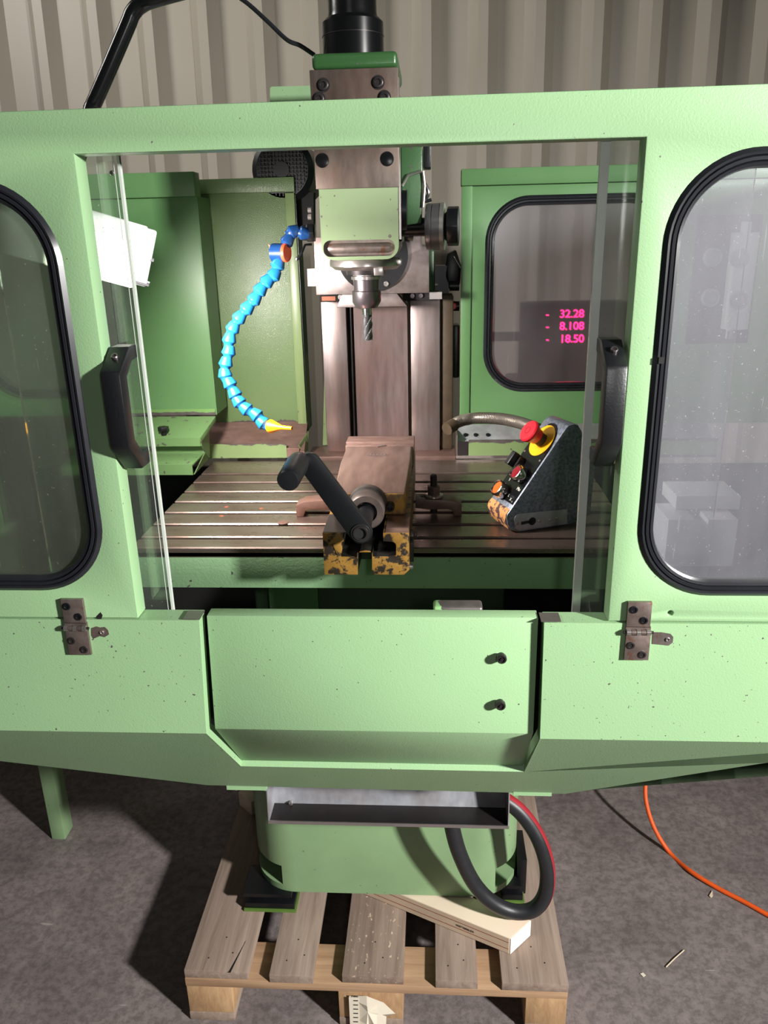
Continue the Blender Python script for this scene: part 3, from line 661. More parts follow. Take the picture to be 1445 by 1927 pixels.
# ================================================================== SEGMENTED COOLANT HOSE
ch_ = thing('coolant_hose', 'blue segmented coolant hose with orange nozzle curving down beside the cutter', 'coolant hose', at(480, 600, 1.43))
sg = [(715, 245), (635, 235), (590, 308), (530, 400), (515, 495), (485, 575), (430, 627), (375, 695), (330, 767), (272, 840), (210, 915), (160, 997), (132, 1085), (128, 1180), (105, 1270), (98, 1358), (135, 1432), (175, 1512), (208, 1575), (265, 1632), (345, 1680), (395, 1740), (445, 1768)]
P = [at(400+a/4.188, 380+b/4.188, 1.46-.004*i) for i, (a, b) in enumerate(sg)]
for i in range(len(P)-1):
    if i == 3: continue
    d = (P[i+1]-P[max(i-1, 0)]).normalized() if i else (P[1]-P[0]).normalized()
    if i == 4: d = (P[5]-P[4]).normalized()
    L = .0215; s = P[i]-d*L*.5; k = 1.0 if i > 2 else .95
    obj('hose_segment', lathe(nb(), s, d, [(-.001, .0062*k), (.0005, .0088*k), (.0015, .0092*k), (.0125, .0126*k), (.0150, .0124*k), (.0170, .0100*k), (.0200, .0080*k), (.0235, .0074*k)], 18), 'blue_dark' if i < 3 else 'blue_plastic', ch_)
pv = P[3]; d = V((1, -.35, -.02)).normalized()
obj('valve_body', lathe(nb(), pv-d*.013, d, [(0, .0155), (.022, .0155)], 24), 'blue_dark', ch_)
obj('valve_disc', lathe(nb(), pv+d*.009, d, [(0, .0152), (.003, .0160), (.006, .0150), (.0065, .0135), (.0055, .013)], 28), 'orange_plastic', ch_, label='round orange valve cap')
obj('valve_wing', prism(nb(), [pv-d*.013+V((0, 0, .010)), pv-d*.021+V((0, 0, .014)), pv-d*.013+V((0, 0, -.012))], (0, -.006, 0)), 'orange_plastic', ch_)
pn = P[-1]; pe = at(400+630/4.188, 380+1785/4.188, 1.35); d = (pe-pn).normalized(); L = (pe-pn).length
obj('nozzle', lathe(nb(), pn-d*.001, d, [(0, .0100), (.003, .0125), (.006, .0125), (.020, .0072), (.028, .0042), (L, .0032), (L, .002), (L-.01, .0018)], 22), 'nozzle_orange', ch_, label='bright orange tapered nozzle')
# ================================================================== REAR PANELS
def cap_panel(name, lab, x0, x1, z0, z1, Y, capz, mat, hole=None, capy=.012):
    t = thing(name, lab, 'machine panel', ((x0+x1)/2, Y, z0))
    hs = [rr(hole[0]+.008, hole[1]-.008, hole[2]+.008, hole[3]-.008, hole[4]-.008)] if hole else []
    obj('panel_sheet', plate([(x0, z0), (x1, z0), (x1, capz), (x0, capz)], hs, Y, Y+.025, .001), mat, t)
    obj('panel_cap', BX(x0-.002, x1+.002, Y-capy, Y+.03, capz, z1), mat, t, bevel=.0012)
    if hole:
        obj('window_gasket', ringsweep(rr(*hole, 14), gasket_prof(.021, Y)), 'black_rubber', t, ang=25, label='black ridged rubber window gasket')
        obj('window_pane', plate(rr(hole[0]+.014, hole[1]-.014, hole[2]+.014, hole[3]-.014, hole[4]-.014), [], Y+.006, Y+.009), 'hazy_plastic_rear', t, label='dusty hazy pane')
    return t
wl_ = at(98, 700, 1.7).x
t = cap_panel('rear_panel', 'dark green rear panel furthest left, in front of its neighbour, worn at its foot', -.995, -.4745, 1.262, 1.754, 1.70, 1.708, 'green_inner', (-.985, -.655, 1.30, 1.66, .09))
obj('side_fold', BX(-.4745, -.4725, 1.70, 1.79, 1.262, 1.708), 'green_inner', t)
bm = nb(); box(bm, -.60, -.4755, 1.6975, 1.6998, 1.262, 1.2665); n = paint('green_footworn', (110, 150, 86), 240, .1, .4, edge=(2, 1.2685, -1, .012)); 
obj('worn_foot', BX(-.70, -.4755, 1.6985, 1.7005, 1.262, 1.275), 'green_footworn', t)
t = cap_panel('rear_panel', 'green oil-splashed rear panel behind the blue coolant hose', -.505, -.2905, 1.20, 1.7455, 1.80, 1.717, 'green_lower_b')
obj('edge_fold', BX(-.3105, -.2905, 1.795, 1.80, 1.20, 1.717), 'green_warm', t, bevel=.0008)
obj('side_return', BX(-.2905, -.2885, 1.80, 1.86, 1.20, 1.717), 'black_metal', t)
cW = (.1115, .50, 1.285, 1.6995, .092)
t = cap_panel('rear_panel', 'green rear panel with a gasketed window, right of the column', .0625, .872, 1.2105, 1.7515, 1.80, 1.7195, 'green_inner', cW)
obj('edge_fold', BX(.0615, .0835, 1.796, 1.80, 1.2105, 1.7195), 'green_inner', t, bevel=.0008)
# lips and stepped tray at the left rear
t = thing('rear_trough', 'green and bare-metal splash trough at the back left of the table', 'trough', (-.4, 1.76, 1.155))
obj('trough_lip', BX(-.518, -.329, 1.728, 1.731, 1.1552, 1.1875), 'green_tray', t)
obj('trough_lip_bare', BX(-.329, -.300, 1.7285, 1.7305, 1.1545, 1.178), 'steel_vise', t)
bm = nb(); prism(bm, [(-.518, 1.731, 1.170), (-.518, 1.80, 1.222), (-.518, 1.80, 1.215), (-.518, 1.731, 1.163)], (.229, 0, 0)); obj('trough_floor', bm, 'steel_vise', t)
obj('end_gusset', prism(nb(), [at(561, 838, 1.735), at(579, 812, 1.77), at(578, 848, 1.77), at(568, 852, 1.735)], (.002, .002, 0)), 'green_warm', t)
t = thing('rear_trough', 'pale green splash trough lip at the back right of the table', 'trough', (.25, 1.76, 1.155))
obj('trough_lip', BX(.080, .62, 1.728, 1.731, 1.158, 1.1935), 'green_tray', t)
obj('trough_base', BX(.0525, .62, 1.726, 1.738, 1.1517, 1.158), 'steel_bright', t)
obj('trough_end', BX(.0525, .0555, 1.728, 1.80, 1.158, 1.205), 'steel_hinge', t)
bm = nb(); prism(bm, [(.0555, 1.738, 1.175), (.0555, 1.80, 1.205), (.0555, 1.80, 1.212), (.0555, 1.738, 1.182)], (.56, 0, 0)); obj('trough_floor', bm, 'steel_chip_tray', t)
for px in (876, 895, 918): obj('screw', lathe(nb(), at(px, 820, 1.765), (0, -.5, 1), [(0, .005), (.004, .005), (.005, .003)], 10), 'black_metal', t)
obj('oil_blob', BX(.0565, .080, 1.7285, 1.7305, 1.158, 1.190), 'steel_dark', t)
# stepped bracket left
t = thing('stepped_cover', 'chipped green stepped cover with black knob, left of the table', 'machine cover', (-.55, 1.55, 1.15))
def P3(px, py, Y): return at(px, py, Y)
tp = [at(278, 783, 1.695), at(406, 783, 1.695), at(376, 825, 1.62), at(285, 826, 1.62)]
tp[0].x = tp[3].x = -.78
zf = tp[2].z
b0 = [V((p.x, p.y, p.z-.012)) for p in tp]
obj('upper_shelf', hexa(nb(), b0[::-1], tp[::-1]), 'green_step', t, bevel=.001)
fx = tp[2].x
q1 = at(376, 839, 1.622).z
obj('upper_fold', BX(-.78, fx, 1.619, 1.622, q1, zf+.0005), 'green_step', t)
s1 = at(378, 852, 1.64).z; s2 = at(362, 874, 1.575)
obj('step_riser', BX(-.78, fx, 1.640, 1.643, s1-.004, zf-.010), 'green_step', t)
lw = [V((-.78, 1.643, s1)), V((fx, 1.643, s1)), V((s2.x, 1.575, s2.z)), V((-.78, 1.575, s2.z))]
obj('lower_shelf', hexa(nb(), [V((p.x, p.y, p.z-.004)) for p in lw][::-1], lw[::-1]), 'green_step', t, bevel=.0008)
q2 = at(360, 893, 1.575).z
obj('lower_fold', BX(-.78, s2.x, 1.572, 1.575, q2, s2.z), 'green_step', t)
obj('side_web', prism(nb(), [(fx, 1.695, tp[1].z-.002), (fx, 1.622, zf-.002), (fx, 1.622, q1), (fx, 1.643, s1), (s2.x, 1.577, q2), (s2.x, 1.70, q2)], (.002, 0, 0)), 'green_step', t)
kp = at(309, 822, 1.632); kp.z = zf+(tp[0].z-zf)*(kp.y-1.62)/.075
kb = thing('clamp_knob', 'small black star knob on the stepped green cover', 'knob', kp)
obj('knob_stem', cyl(nb(), kp, kp+V((0, 0, .012)), .006, 14), 'black_plastic', kb)
bm = nb(); hexa(bm, [kp+V((.012*(1 if k % 2 else .8)*math.cos(k*math.pi/6), .012*(1 if k % 2 else .8)*math.sin(k*math.pi/6), .009)) for k in range(12)], [kp+V((.012*(1 if k % 2 else .8)*math.cos(k*math.pi/6), .012*(1 if k % 2 else .8)*math.sin(k*math.pi/6), .018)) for k in range(12)])
obj('knob_head', bm, 'black_plastic', kb, bevel=.001)
# ================================================================== VISE
vs = thing('machine_vise', 'worn ochre and bare steel machine vise bolted in the middle of the table', 'vise', (-.098, 1.3, 1.15))
VX0, VX1, VY = -.1605, -.0345, 1.08
o8 = lambda a, b: (lambda p: (p.x, p.z))(at(580+a/6.568, 820+b/6.568, VY))
zt_, zb_ = 1.2195, 1.1535
cut = [o8(435, 1150), o8(435, 1305), o8(410, 1320), o8(420, 1400), o8(400, 1500), o8(600, 1503), o8(603, 1452), o8(640, 1432), o8(700, 1424), o8(760, 1432), o8(790, 1452), o8(795, 1500), o8(980, 1500), o8(1085, 1478), o8(1086, 1350), o8(1070, 1325), o8(1040, 1312), o8(925, 1303), o8(925, 1150)]
slot2 = [o8(612, 1440), o8(612, 1730), o8(788, 1730), o8(788, 1440)]
body = nb(); prism(body, [(VX0, VY, zb_), (VX1-.008, VY, zb_), (VX1, VY, zb_+.008), (VX1, VY, zt_), (VX0, VY, zt_)], (0, .46, 0))
body = boolean_cut(body, [prism(nb(), [(x, VY-.01, z) for x, z in cut], (0, .30, 0)), prism(nb(), [(x, VY-.01, z) for x, z in slot2], (0, .07, 0))])
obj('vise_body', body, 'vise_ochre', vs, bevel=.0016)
ys1, ys2 = o8(300, 1330), o8(410, 1480)
obj('body_boss', prism(nb(), [(ys1[0], VY+.0035, ys1[1]), (ys2[0], VY+.0035, ys1[1]), (ys2[0]+.001, VY+.0035, ys2[1]+.008), (ys1[0]+.006, VY+.0035, ys2[1])], (0, -.005, 0)), 'vise_ochre', vs, bevel=.001)
obj('way_cap', BX(VX0+.0005, o8(435, 0)[0], VY+.001, 1.16, 1.2193, 1.2203), 'steel_dark', vs)
obj('way_cap', BX(o8(925, 0)[0], VX1-.0005, VY+.001, 1.16, 1.2193, 1.2203), 'steel_vise', vs)
JF = 1.155
jx0, jx1 = -.158, -.0375
b0 = [(jx0, JF, 1.2205), (jx1, JF, 1.2205), (jx1+.002, 1.425, 1.2205), (jx0-.003, 1.425, 1.2205)]
bm = nb()
L_ = [(JF, 1.2205), (JF, 1.2565), (1.315, 1.2605), (1.425, 1.2605), (1.425, 1.2205)]
va = [bm.verts.new((jx0+(.006 if y < 1.2 else 0), y, z)) for y, z in L_]; vb = [bm.verts.new((jx1-(.004 if y < 1.2 else 0), y, z)) for y, z in L_]
bm.faces.new(va); bm.faces.new(vb[::-1])
for i in range(5): bm.faces.new((va[i], vb[i], vb[(i+1) % 5], va[(i+1) % 5]))
n = N('jaw_mix'); P = n.pos()
yy = n.sep()[1]; zz_ = n.sep()[2]
mk = n.math('MULTIPLY', n.math('LESS_THAN', zz_, 1.2555), n.ramp(n.noise(P, 55, 4, .6), [(.42, 1.), (.5, .3)]))
n.set(col=n.mix(mk, n.mix(n.ramp(n.noise(n.pos((1, .2, 1)), 60, 5), [(.3, 0.), (.7, 1.)]), lin((92, 72, 64)), lin((122, 100, 90))), lin((176, 132, 56))), metal=.4, rough=.4); n.bump(n.noise(P, 150, 3), .12, .0008); M['jaw_mix'] = n.m
obj('movable_jaw', bm, 'jaw_mix', vs, bevel=.003, seg=3, label='bare brownish steel movable jaw')
obj('jaw_plate', BX(jx0-.003, jx1+.002, 1.4255, 1.4365, 1.2205, 1.2605), 'steel_vise', vs, bevel=.0006)
obj('jaw_plate', BX(jx0-.004, jx1+.003, 1.447, 1.458, 1.2205, 1.2625), 'steel_vise', vs, bevel=.0006)
obj('fixed_jaw', BX(jx0-.004, jx1+.003, 1.458, 1.492, 1.2195, 1.2625), 'steel_vise', vs, bevel=.0015)
pj = atz(708, 842, 1.259); obj('parallel_pin', cyl(nb(), pj+V((-.018, .002, -.004)), pj+V((0, .002, -.004)), .0055, 16), 'steel_bright', vs)
obj('chip_wedge', prism(nb(), [pj+V((.003, -.006, .0)), pj+V((.018, .006, .0)), pj+V((.004, .008, .0))], (0, 0, .003)), 'steel_bright', vs)
pe_ = atz(710, 855.5, 1.2605)
bm = nb(); A_ = [(pe_.x+.0195*math.cos(a), pe_.y+.0125*math.sin(a)) for a in [2*math.pi*i/32 for i in range(32)]]; B_ = [(pe_.x+.0180*math.cos(a), pe_.y+.0105*math.sin(a)) for a in [2*math.pi*i/32 for i in range(32)]]
va = [bm.verts.new((x, y, 1.2609)) for x, y in A_]; vb = [bm.verts.new((x, y, 1.2609)) for x, y in B_]
for i in range(32): bm.faces.new((va[i], va[(i+1) % 32], vb[(i+1) % 32], vb[i]))
obj('oval_emblem', bm, 'steel_bright', vs, label='engraved oval maker emblem')
bm = nb()
for k in range(5):
    c = V((pe_.x-.0125+.0062*k, pe_.y-.001, 1.2608)); prism(bm, [c+V((-.0022, -.0035, 0)), c+V((.0022, -.0035, 0)), c+V((.0012, .0035, 0)), c+V((-.0012, .0035, 0))], (0, 0, .0003))
obj('emblem_marks', bm, 'steel_bright', vs)
# spindle collar
AX, AZ = at(689, 963, 1.115).x, at(689, 963, 1.115).z
obj('spindle_collar', lathe(nb(), (AX, JF+.002, AZ), (0, -1, 0), [(0, .0295), (.012, .0295), (.014, .0265), (.016, .0265), (.018, .0275), (.043, .0275), (.046, .0255), (.046, .0165), (.030, .0160)], 44), 'steel_clamp_grey', vs)
obj('hex_nut', lathe(nb(), (AX, JF-.010, AZ), (0, -1, 0), [(0, .0150), (.026, .0150)], 6), 'steel_dark', vs)
sb = at(580+1010/6.568, 820+895/6.568, JF-.014); socket_bolt(vs, (sb.x, JF, sb.z), (0, -1, 0), .0068, .016, 'steel_dark', 'cap_screw')
obj('side_bolt', lathe(nb(), (VX1-.001, 1.135, 1.196), (1, 0, 0), [(0, .009), (.007, .009), (.0075, .006), (.012, .006)], 6), 'steel_clamp_grey', vs, bevel=.0006)
obj('side_bracket', BX(VX1, VX1+.006, 1.10, 1.12, 1.165, 1.196), 'steel_dark', vs, bevel=.0008)
obj('side_screw', lathe(nb(), (VX1, 1.10, 1.158), (1, 0, 0), [(0, .005), (.005, .004)], 12), 'steel_bright', vs)
# crank
CRY = 1.045
hx = at(679, 1001, CRY-.006); hub = V((AX, CRY, AZ))
hub = V((at(679, 1001, CRY).x, CRY, at(679, 1001, CRY).z))
ck = thing('vise_crank', 'black crank handle with round grip on the vise spindle', 'crank handle', hub)
e_ = at(583, 872, CRY); e_ = V((e_.x, CRY, e_.z)); dv = (e_-hub).normalized(); sd_ = V((dv.z, 0, -dv.x))
pts = [];
for k in range(13): a = math.pi*k/12; pts.append(hub+(-dv*math.sin(a)+sd_*math.cos(a))*.0165)
for k in range(13): a = math.pi*k/12; pts.append(e_+(dv*math.sin(a)-sd_*math.cos(a))*.0150)
obj('crank_arm', prism(nb(), [p+V((0, -.004, 0)) for p in pts], (0, .009, 0)), 'black_metal', ck, bevel=.0006)
obj('hub_ring', lathe(nb(), hub+V((0, -.003, 0)), (0, -1, 0), [(0, .0142), (.003, .0135), (.003, .011), (.0045, .0105), (.0045, .0082), (-.01, .008)], 28, cap=False), 'steel_dark', ck)
obj('hub_hole', cyl(nb(), hub+V((0, -.0045, 0)), hub+V((0, -.0042, 0)), .0082, 20), 'void_black', ck)
tgt = V((AX, JF-.03, AZ)); obj('crank_socket', cyl(nb(), hub+V((0, .004, 0)), tgt, .0125, 24), 'black_metal', ck)
gc = at(577, 866, CRY-.004); ge = at(542, 904, .952); gs = V((ge.x, CRY-.003, ge.z)); 
obj('grip', lathe(nb(), gs, V((ge.x, .952, ge.z))-gs, [(0, .0128), (.003, .0142), (.022, .0155), (.07, .0148), (.088, .0145), (.0915, .0125), (.092, .004)], 30), 'black_plastic', ck)
# clamps
def clamp(x0, x1, yc, flip, mat, lab, bolt):
    t = thing('table_clamp', lab, 'clamp', ((x0+x1)/2, yc, 1.15))
    s = -1 if flip else 1; xa, xb = (x1, x0) if flip else (x0, x1)
    L = abs(x1-x0); X_ = lambda u: xa+s*u*L
    prof_ = [(0, 1.166), (0, 1.183), (.55, 1.181), (.82, 1.179), (1, 1.172), (1, 1.1503), (.84, 1.1503), (.80, 1.161), (.70, 1.164), (.3, 1.163)]
    o = boolean_cut(prism(nb(), [(X_(u), yc-.017, z) for u, z in prof_], (0, .034, 0)), [prism(nb(), [(X_(.28)+.007*math.cos(a)*2.0, yc+.007*math.sin(a), 1.1) for a in [2*math.pi*i/20 for i in range(20)]], (0, 0, .12))])
    obj('clamp_arm', o, mat, t, bevel=.0012)
    if bolt:
        bx = at(816, 935, yc).x; c = V((bx, yc, 1.183))
        obj('washer', lathe(nb(), c, (0, 0, 1), [(0, .0165), (.003, .0165), (.0042, .0145)], 28), 'steel_bright', t)
        obj('hex_nut', lathe(nb(), c+V((0, 0, .004)), (0, 0, 1), [(0, .0125), (.0145, .0125), (.016, .0108)], 6), 'steel_clamp_grey', t, bevel=.0005)
        obj('stud', lathe(nb(), c+V((0, 0, -.03)), (0, 0, 1), [(0, .0065)]+[(.045+.0015*k, .0067 if k % 2 else .0058) for k in range(16)]+[(.071, .004)], 16), 'steel_dark', t)
clamp(-.031, .0515, 1.362, False, 'steel_clamp_grey', 'grey clamp with hex nut and stud, right of the vise', True)
clamp(-.2455, -.163, 1.360, True, 'steel_clamp_brown', 'brown rusty clamp left of the vise, half behind the crank', False)
# ================================================================== PENDANT
O = V((.1335, 1.262, 1.1502)); ua = math.radians(22); U = V((math.cos(ua), math.sin(ua), 0)); Vd = V((-math.sin(ua), math.cos(ua), 0)); Z_ = V((0, 0, 1)); nrm = Vd
def pf(px, py): d = _d(px, py); return CAM+d*((O-CAM).dot(nrm)/d.dot(nrm))
def uw(px, py): p = pf(px, py)-O; return p.dot(U), p.z
pd = thing('control_pendant', 'grey wedge-shaped control pendant with red mushroom button, lying on the table', 'control pendant', O)
t0, t1 = uw(959, 963), uw(1063, 815); sd2 = V((t1[0]-t0[0], t1[1]-t0[1])).normalized()
poly = [(.012, .0), (.110, .0), (.150, .012), (.153, .10)]
top = uw(1082, 798); poly += [(top[0]+.013, top[1]-.012), (top[0]+.006, top[1]-.002), (top[0]-.001, top[1]+.000), uw(1070, 801), uw(1063, 809), uw(960, 961), uw(955, 968), uw(953, 976), uw(955, 987), uw(960, 997)]
poly = [(u, max(0.0, z)) for u, z in poly]
W2P = lambda u, z, v=0: O+U*u+Z_*z+Vd*v
PW = .072
obj('pendant_body', prism(nb(), [W2P(u, z) for u, z in poly], Vd*PW), 'pendant_grey', pd, bevel=.0018)
eu = [uw(960, 961), uw(955, 968), uw(953, 976), uw(955, 987), uw(960, 997), (.012, 0)]
bm = nb(); off = .0012
ins = [(u+.004, z+.001) for u, z in eu]
prism(bm, [W2P(u-off, max(z, .0003), .002) for u, z in eu]+[W2P(u, z+.002, .002) for u, z in ins[::-1]], Vd*(PW-.004)); obj('worn_end', bm, 'pendant_yellow', pd, label='worn orange-yellow rounded end')
# slanted control face: axes Sx along the slope (up), Vd across
A0 = W2P(*uw(960, 961)); A1 = W2P(*uw(1063, 809)); SX = (A1-A0).normalized(); SN = SX.cross(Vd).normalized()
if SN.z < 0: SN = -SN
LF = (A1-A0).length
F_ = lambda s, v, h=0: A0+SX*s+Vd*v+SN*h
bm = nb(); ol = [(.010, .004), (LF*.72, .004)]+[(LF*.72+LF*.30*math.sin(a), PW/2-(PW/2-.004)*math.cos(a)) for a in [math.pi*k/12 for k in range(1, 12)]]+[(LF*.72, PW-.004), (.010, PW-.004)]
prism(bm, [F_(s, v, -.0005) for s, v in ol], SN*.0022); obj('face_plate', bm, 'black_gloss', pd, label='black face plate with white marks')
yc_ = F_(LF*.80, PW/2, .0018)
bm = nb(); prism(bm, [yc_+SX*(.0295*math.cos(a))+Vd*(.0285*math.sin(a)) for a in [2*math.pi*k/40 for k in range(40)]], SN*.001); obj('yellow_disc', bm, 'yellow_plate', pd, label='yellow disc under the red button')
obj('button_neck', lathe(nb(), yc_, SN, [(0, .0115), (.014, .0115)], 24), 'duct_brown', pd)
mb = obj('mushroom_button', lathe(nb(), yc_+SN*.013, SN, [(0, .0135), (.006, .0145), (.012, .0175), (.016, .0195), (.0195, .0198), (.022, .018), (.0228, .012), (.0225, .001)], 36), 'red_plastic', pd, label='red mushroom emergency button')
obj('button_ring', lathe(nb(), yc_+SN*.0357, SN, [(0, .0065), (.0004, .0065), (.0004, .0055), (0, .0055)], 24, cap=False), 'red_lens', mb)
def btn(s, v, lens, lab):
    c = F_(s, v, .0015); b = obj('push_button', lathe(nb(), c, SN, [(0, .0125), (.008, .0145), (.017, .0145), (.0195, .0138), (.0200, .0125), (.0175, .0115)], 28), 'chrome', pd, label=lab)
    obj('button_lens', lathe(nb(), c+SN*.0155, SN, [(0, .0118), (.002, .0108), (.0027, .005)], 24), lens, b)
btn(LF*.37, .022, 'red_lens', 'chrome push button with dark red lens'); btn(LF*.13, .044, 'orange_lens', 'chrome push button with orange lens')
c = F_(LF*.475, .055, .0015); sw = obj('rotary_switch', lathe(nb(), c, SN, [(0, .0125), (.012, .0125)], 24), 'steel_dark', pd, label='black rotary selector switch')
obj('switch_bar', prism(nb(), [c+SN*.012+SX*a+Vd*b for a, b in ((-.0125, -.006), (.0125, -.006), (.0125, .006), (-.0125, .006))], SN*.012), 'black_plastic', sw, bevel=.0015)
for s, v in ((.014, .008), (.014, PW-.009), (LF*.60, .008), (LF*.62, PW-.008), (LF*.97, PW-.022)): obj('face_screw', lathe(nb(), F_(s, v, .0014), SN, [(0, .0022), (.001, .0018)], 10), 'steel_bright', pd)
for s_, a_, b_, z_ in (('Y', LF*.275, .052, .008), ('Mo', LF*.235, .012, .0085), ('L', .020, .026, .007), ('X', .016, .015, .007)):
    text(s_, z_, F_(a_, b_, .0022), -Vd, SX, 'white_print', 'face_lettering', pd, .0002)
# side slot plate
bp = [uw(970, 968), uw(975, 966), uw(1066, 957), uw(1066, 985), uw(978, 998), uw(971, 995), uw(967, 985), uw(966, 975)]
sp_ = obj('side_plate', prism(nb(), [W2P(u, max(z, .002), -.0012) for u, z in bp], -Vd*.0015), 'steel_chip_tray', pd, bevel=.0005, label='riveted metal plate with keyhole slot')
kc = uw(1000, 980); kk = uw(985, 983)
obj('keyhole', prism(nb(), [W2P(kc[0]+.0070*math.cos(a), kc[1]+.0070*math.sin(a), -.0028) for a in [2*math.pi*k/20 for k in range(20)]], Vd*.0004), 'void_black', sp_)
obj('keyhole_slot', prism(nb(), [W2P(kk[0]-.006, kk[1]-.0028, -.0028), W2P(kc[0], kc[1]-.0028, -.0028), W2P(kc[0], kc[1]+.0028, -.0028), W2P(kk[0]-.006, kk[1]+.0028, -.0028)], Vd*.0004), 'steel_dark', sp_)
for a, b in ((972, 984), (1014, 980), (1034, 978), (1046, 975)):
    q = uw(a, b); obj('rivet', lathe(nb(), W2P(q[0], q[1], -.0027), -Vd, [(0, .0030), (.0008, .0022)], 12), 'steel_bright', sp_)
# conduit
cc = [at(848, 803, 1.56), at(865, 793, 1.58), at(895, 787, 1.59), at(940, 788, 1.56), at(980, 796, 1.50), at(1012, 808, 1.44)]
cp_ = spline(cc, 14)
cs = []
for i in range(len(cp_)-1):
    for k in range(3): cs.append(cp_[i]+(cp_[i+1]-cp_[i])*(k/3))
t = thing('steel_conduit', 'flexible ribbed metal conduit running from the column to the pendant', 'conduit', cc[2])
n = simple('conduit_metal', (150, 142, 132), .32, .8, var=.25, nscale=12)
obj('conduit_sheath', tube(nb(), cs, .0115, 16, rf=lambda i: .0118 if i % 3 else .0104), 'conduit_metal', t)
obj('conduit_end', cyl(nb(), cc[0]-(cp_[1]-cp_[0]).normalized()*.012, cc[0]+(cp_[1]-cp_[0]).normalized()*.01, .0128, 18), 'duct_brown', t)
# ================================================================== LAMP + ARM
LP0, LP1 = V((-.610, 1.10, 1.668)), V((-.412, 1.165, 1.602)); ld = (LP1-LP0).normalized()
lm = thing('machine_lamp', 'glowing white work lamp behind the left sliding pane, on a bent black tube arm', 'lamp', LP0)
up_ = (V((0, 0, 1))-ld*ld.z).normalized(); sd3 = ld.cross(up_).normalized()
if sd3.y > 0: sd3 = -sd3                          # towards the front
def lbox(s0, s1, prof_): return hexa(nb(), [LP0+ld*s0+sd3*a+up_*b for a, b in prof_], [LP0+ld*s1+sd3*a+up_*b for a, b in prof_])
Lt = (LP1-LP0).length
obj('lamp_housing', lbox(0, Lt*.45, [(.036, -.040), (.040, .028), (.018, .046), (-.018, .046), (-.040, .028), (-.036, -.040)]), 'steel_chip_tray', lm, bevel=.003)
obj('lamp_reflector', lbox(Lt*.45, Lt, [(.040, .020), (.028, .046), (-.020, .046), (-.040, .030), (-.040, .020)]), 'lamp_white', lm, bevel=.002)
obj('lamp_glass', lbox(Lt*.455, Lt*.985, [(.034, -.040), (.039, .0195), (-.039, .0195), (-.034, -.040)]), 'lamp_glow', lm, bevel=.004, label='lit white glass of the lamp')
obj('end_cap', lbox(Lt*.985, Lt*1.06, [(.034, -.034), (.038, .022), (.026, .044), (-.02, .044), (-.038, .03), (-.034, -.034)]), 'lamp_white', lm, bevel=.003)
for zc_ in (-.030, .004): obj('cap_rib', lbox(Lt*.99, Lt*1.075, [(.036, zc_-.0015), (.036, zc_+.0015), (-.036, zc_+.0015), (-.036, zc_-.0015)]), 'steel_chip_tray', lm)
am = lm
pts = [V((-.485, 1.13, 1.70)), at(172, 205, 1.2), at(205, 130, 1.2), at(240, 48, 1.2), at(250, 24, 1.2), at(266, 8, 1.2), at(296, -4, 1.2), at(400, -30, 1.22), at(560, -60, 1.3)]
obj('lamp_arm', tube(nb(), spline([pts[0], pts[1]], 3)[:-1]+spline(pts[1:], 6), .0105, 18), 'black_gloss', am)
obj('arm_clamp', cyl(nb(), at(166, 196, 1.2), at(163, 204, 1.2), .005, 12), 'black_metal', am)
tag(obj('motor_cable', tube(nb(), spline([at(440, -12, 1.5), at(470, 10, 1.5), at(505, 42, 1.5), at(540, 75, 1.5), at(565, 86, 1.5), at(592, 104, 1.5)]), .0036, 10), 'black_rubber'), 'thin black cable hanging in front of the ribbed wall to the head', 'cable')
t = thing('guard_plate', 'small pale green plate', 'plate'); obj('plate', plate([(p.x, p.z) for p in (at(508, 195, 1.75), at(508, 166, 1.75), at(511, 163, 1.75), at(590, 161, 1.75), at(590, 195, 1.75))], [], 1.75, 1.753), 'green_front', t)
# ================================================================== DRO behind right window
DZ = 2.1; a, b = at(985, 572, DZ), at(1160, 735, DZ)
dr = thing('digital_readout', 'dark readout unit with three glowing red number rows behind the rear window', 'display', (a.x+.1, DZ, b.z))
obj('readout_case', BX(a.x, b.x+.02, DZ, DZ+.09, b.z+.012, a.z), 'black_plastic', dr, bevel=.006)
obj('readout_face', BX(a.x+.012, b.x+.01, DZ-.003, DZ, b.z+.095, a.z-.012), 'black_gloss', dr)
obj('readout_base', BX(a.x-.03, b.x+.06, DZ-.01, DZ+.12, b.z-.02, b.z+.03), 'steel_dark', dr, bevel=.004)
for s_, py in (('32.28', 591), ('8.108', 614), ('18.50', 638)):
    p = at(1076, py, DZ-.004); text(s_, .028, p, (1, 0, 0), (0, 0, 1), 'led_red', 'red_digits', dr, .0012)
    q = at(1030, py+2, DZ-.004); obj('red_sign', BX(q.x-.003, q.x+.003, DZ-.0055, DZ-.003, q.z-.0012, q.z+.0012), 'led_red', dr)
a = at(905, 630, DZ); obj('support_arm', cyl(nb(), (a.x-.04, DZ+.03, at(950, 636, DZ).z), (a.x+.12, DZ+.03, at(950, 636, DZ).z), .012, 16), 'black_metal', dr)
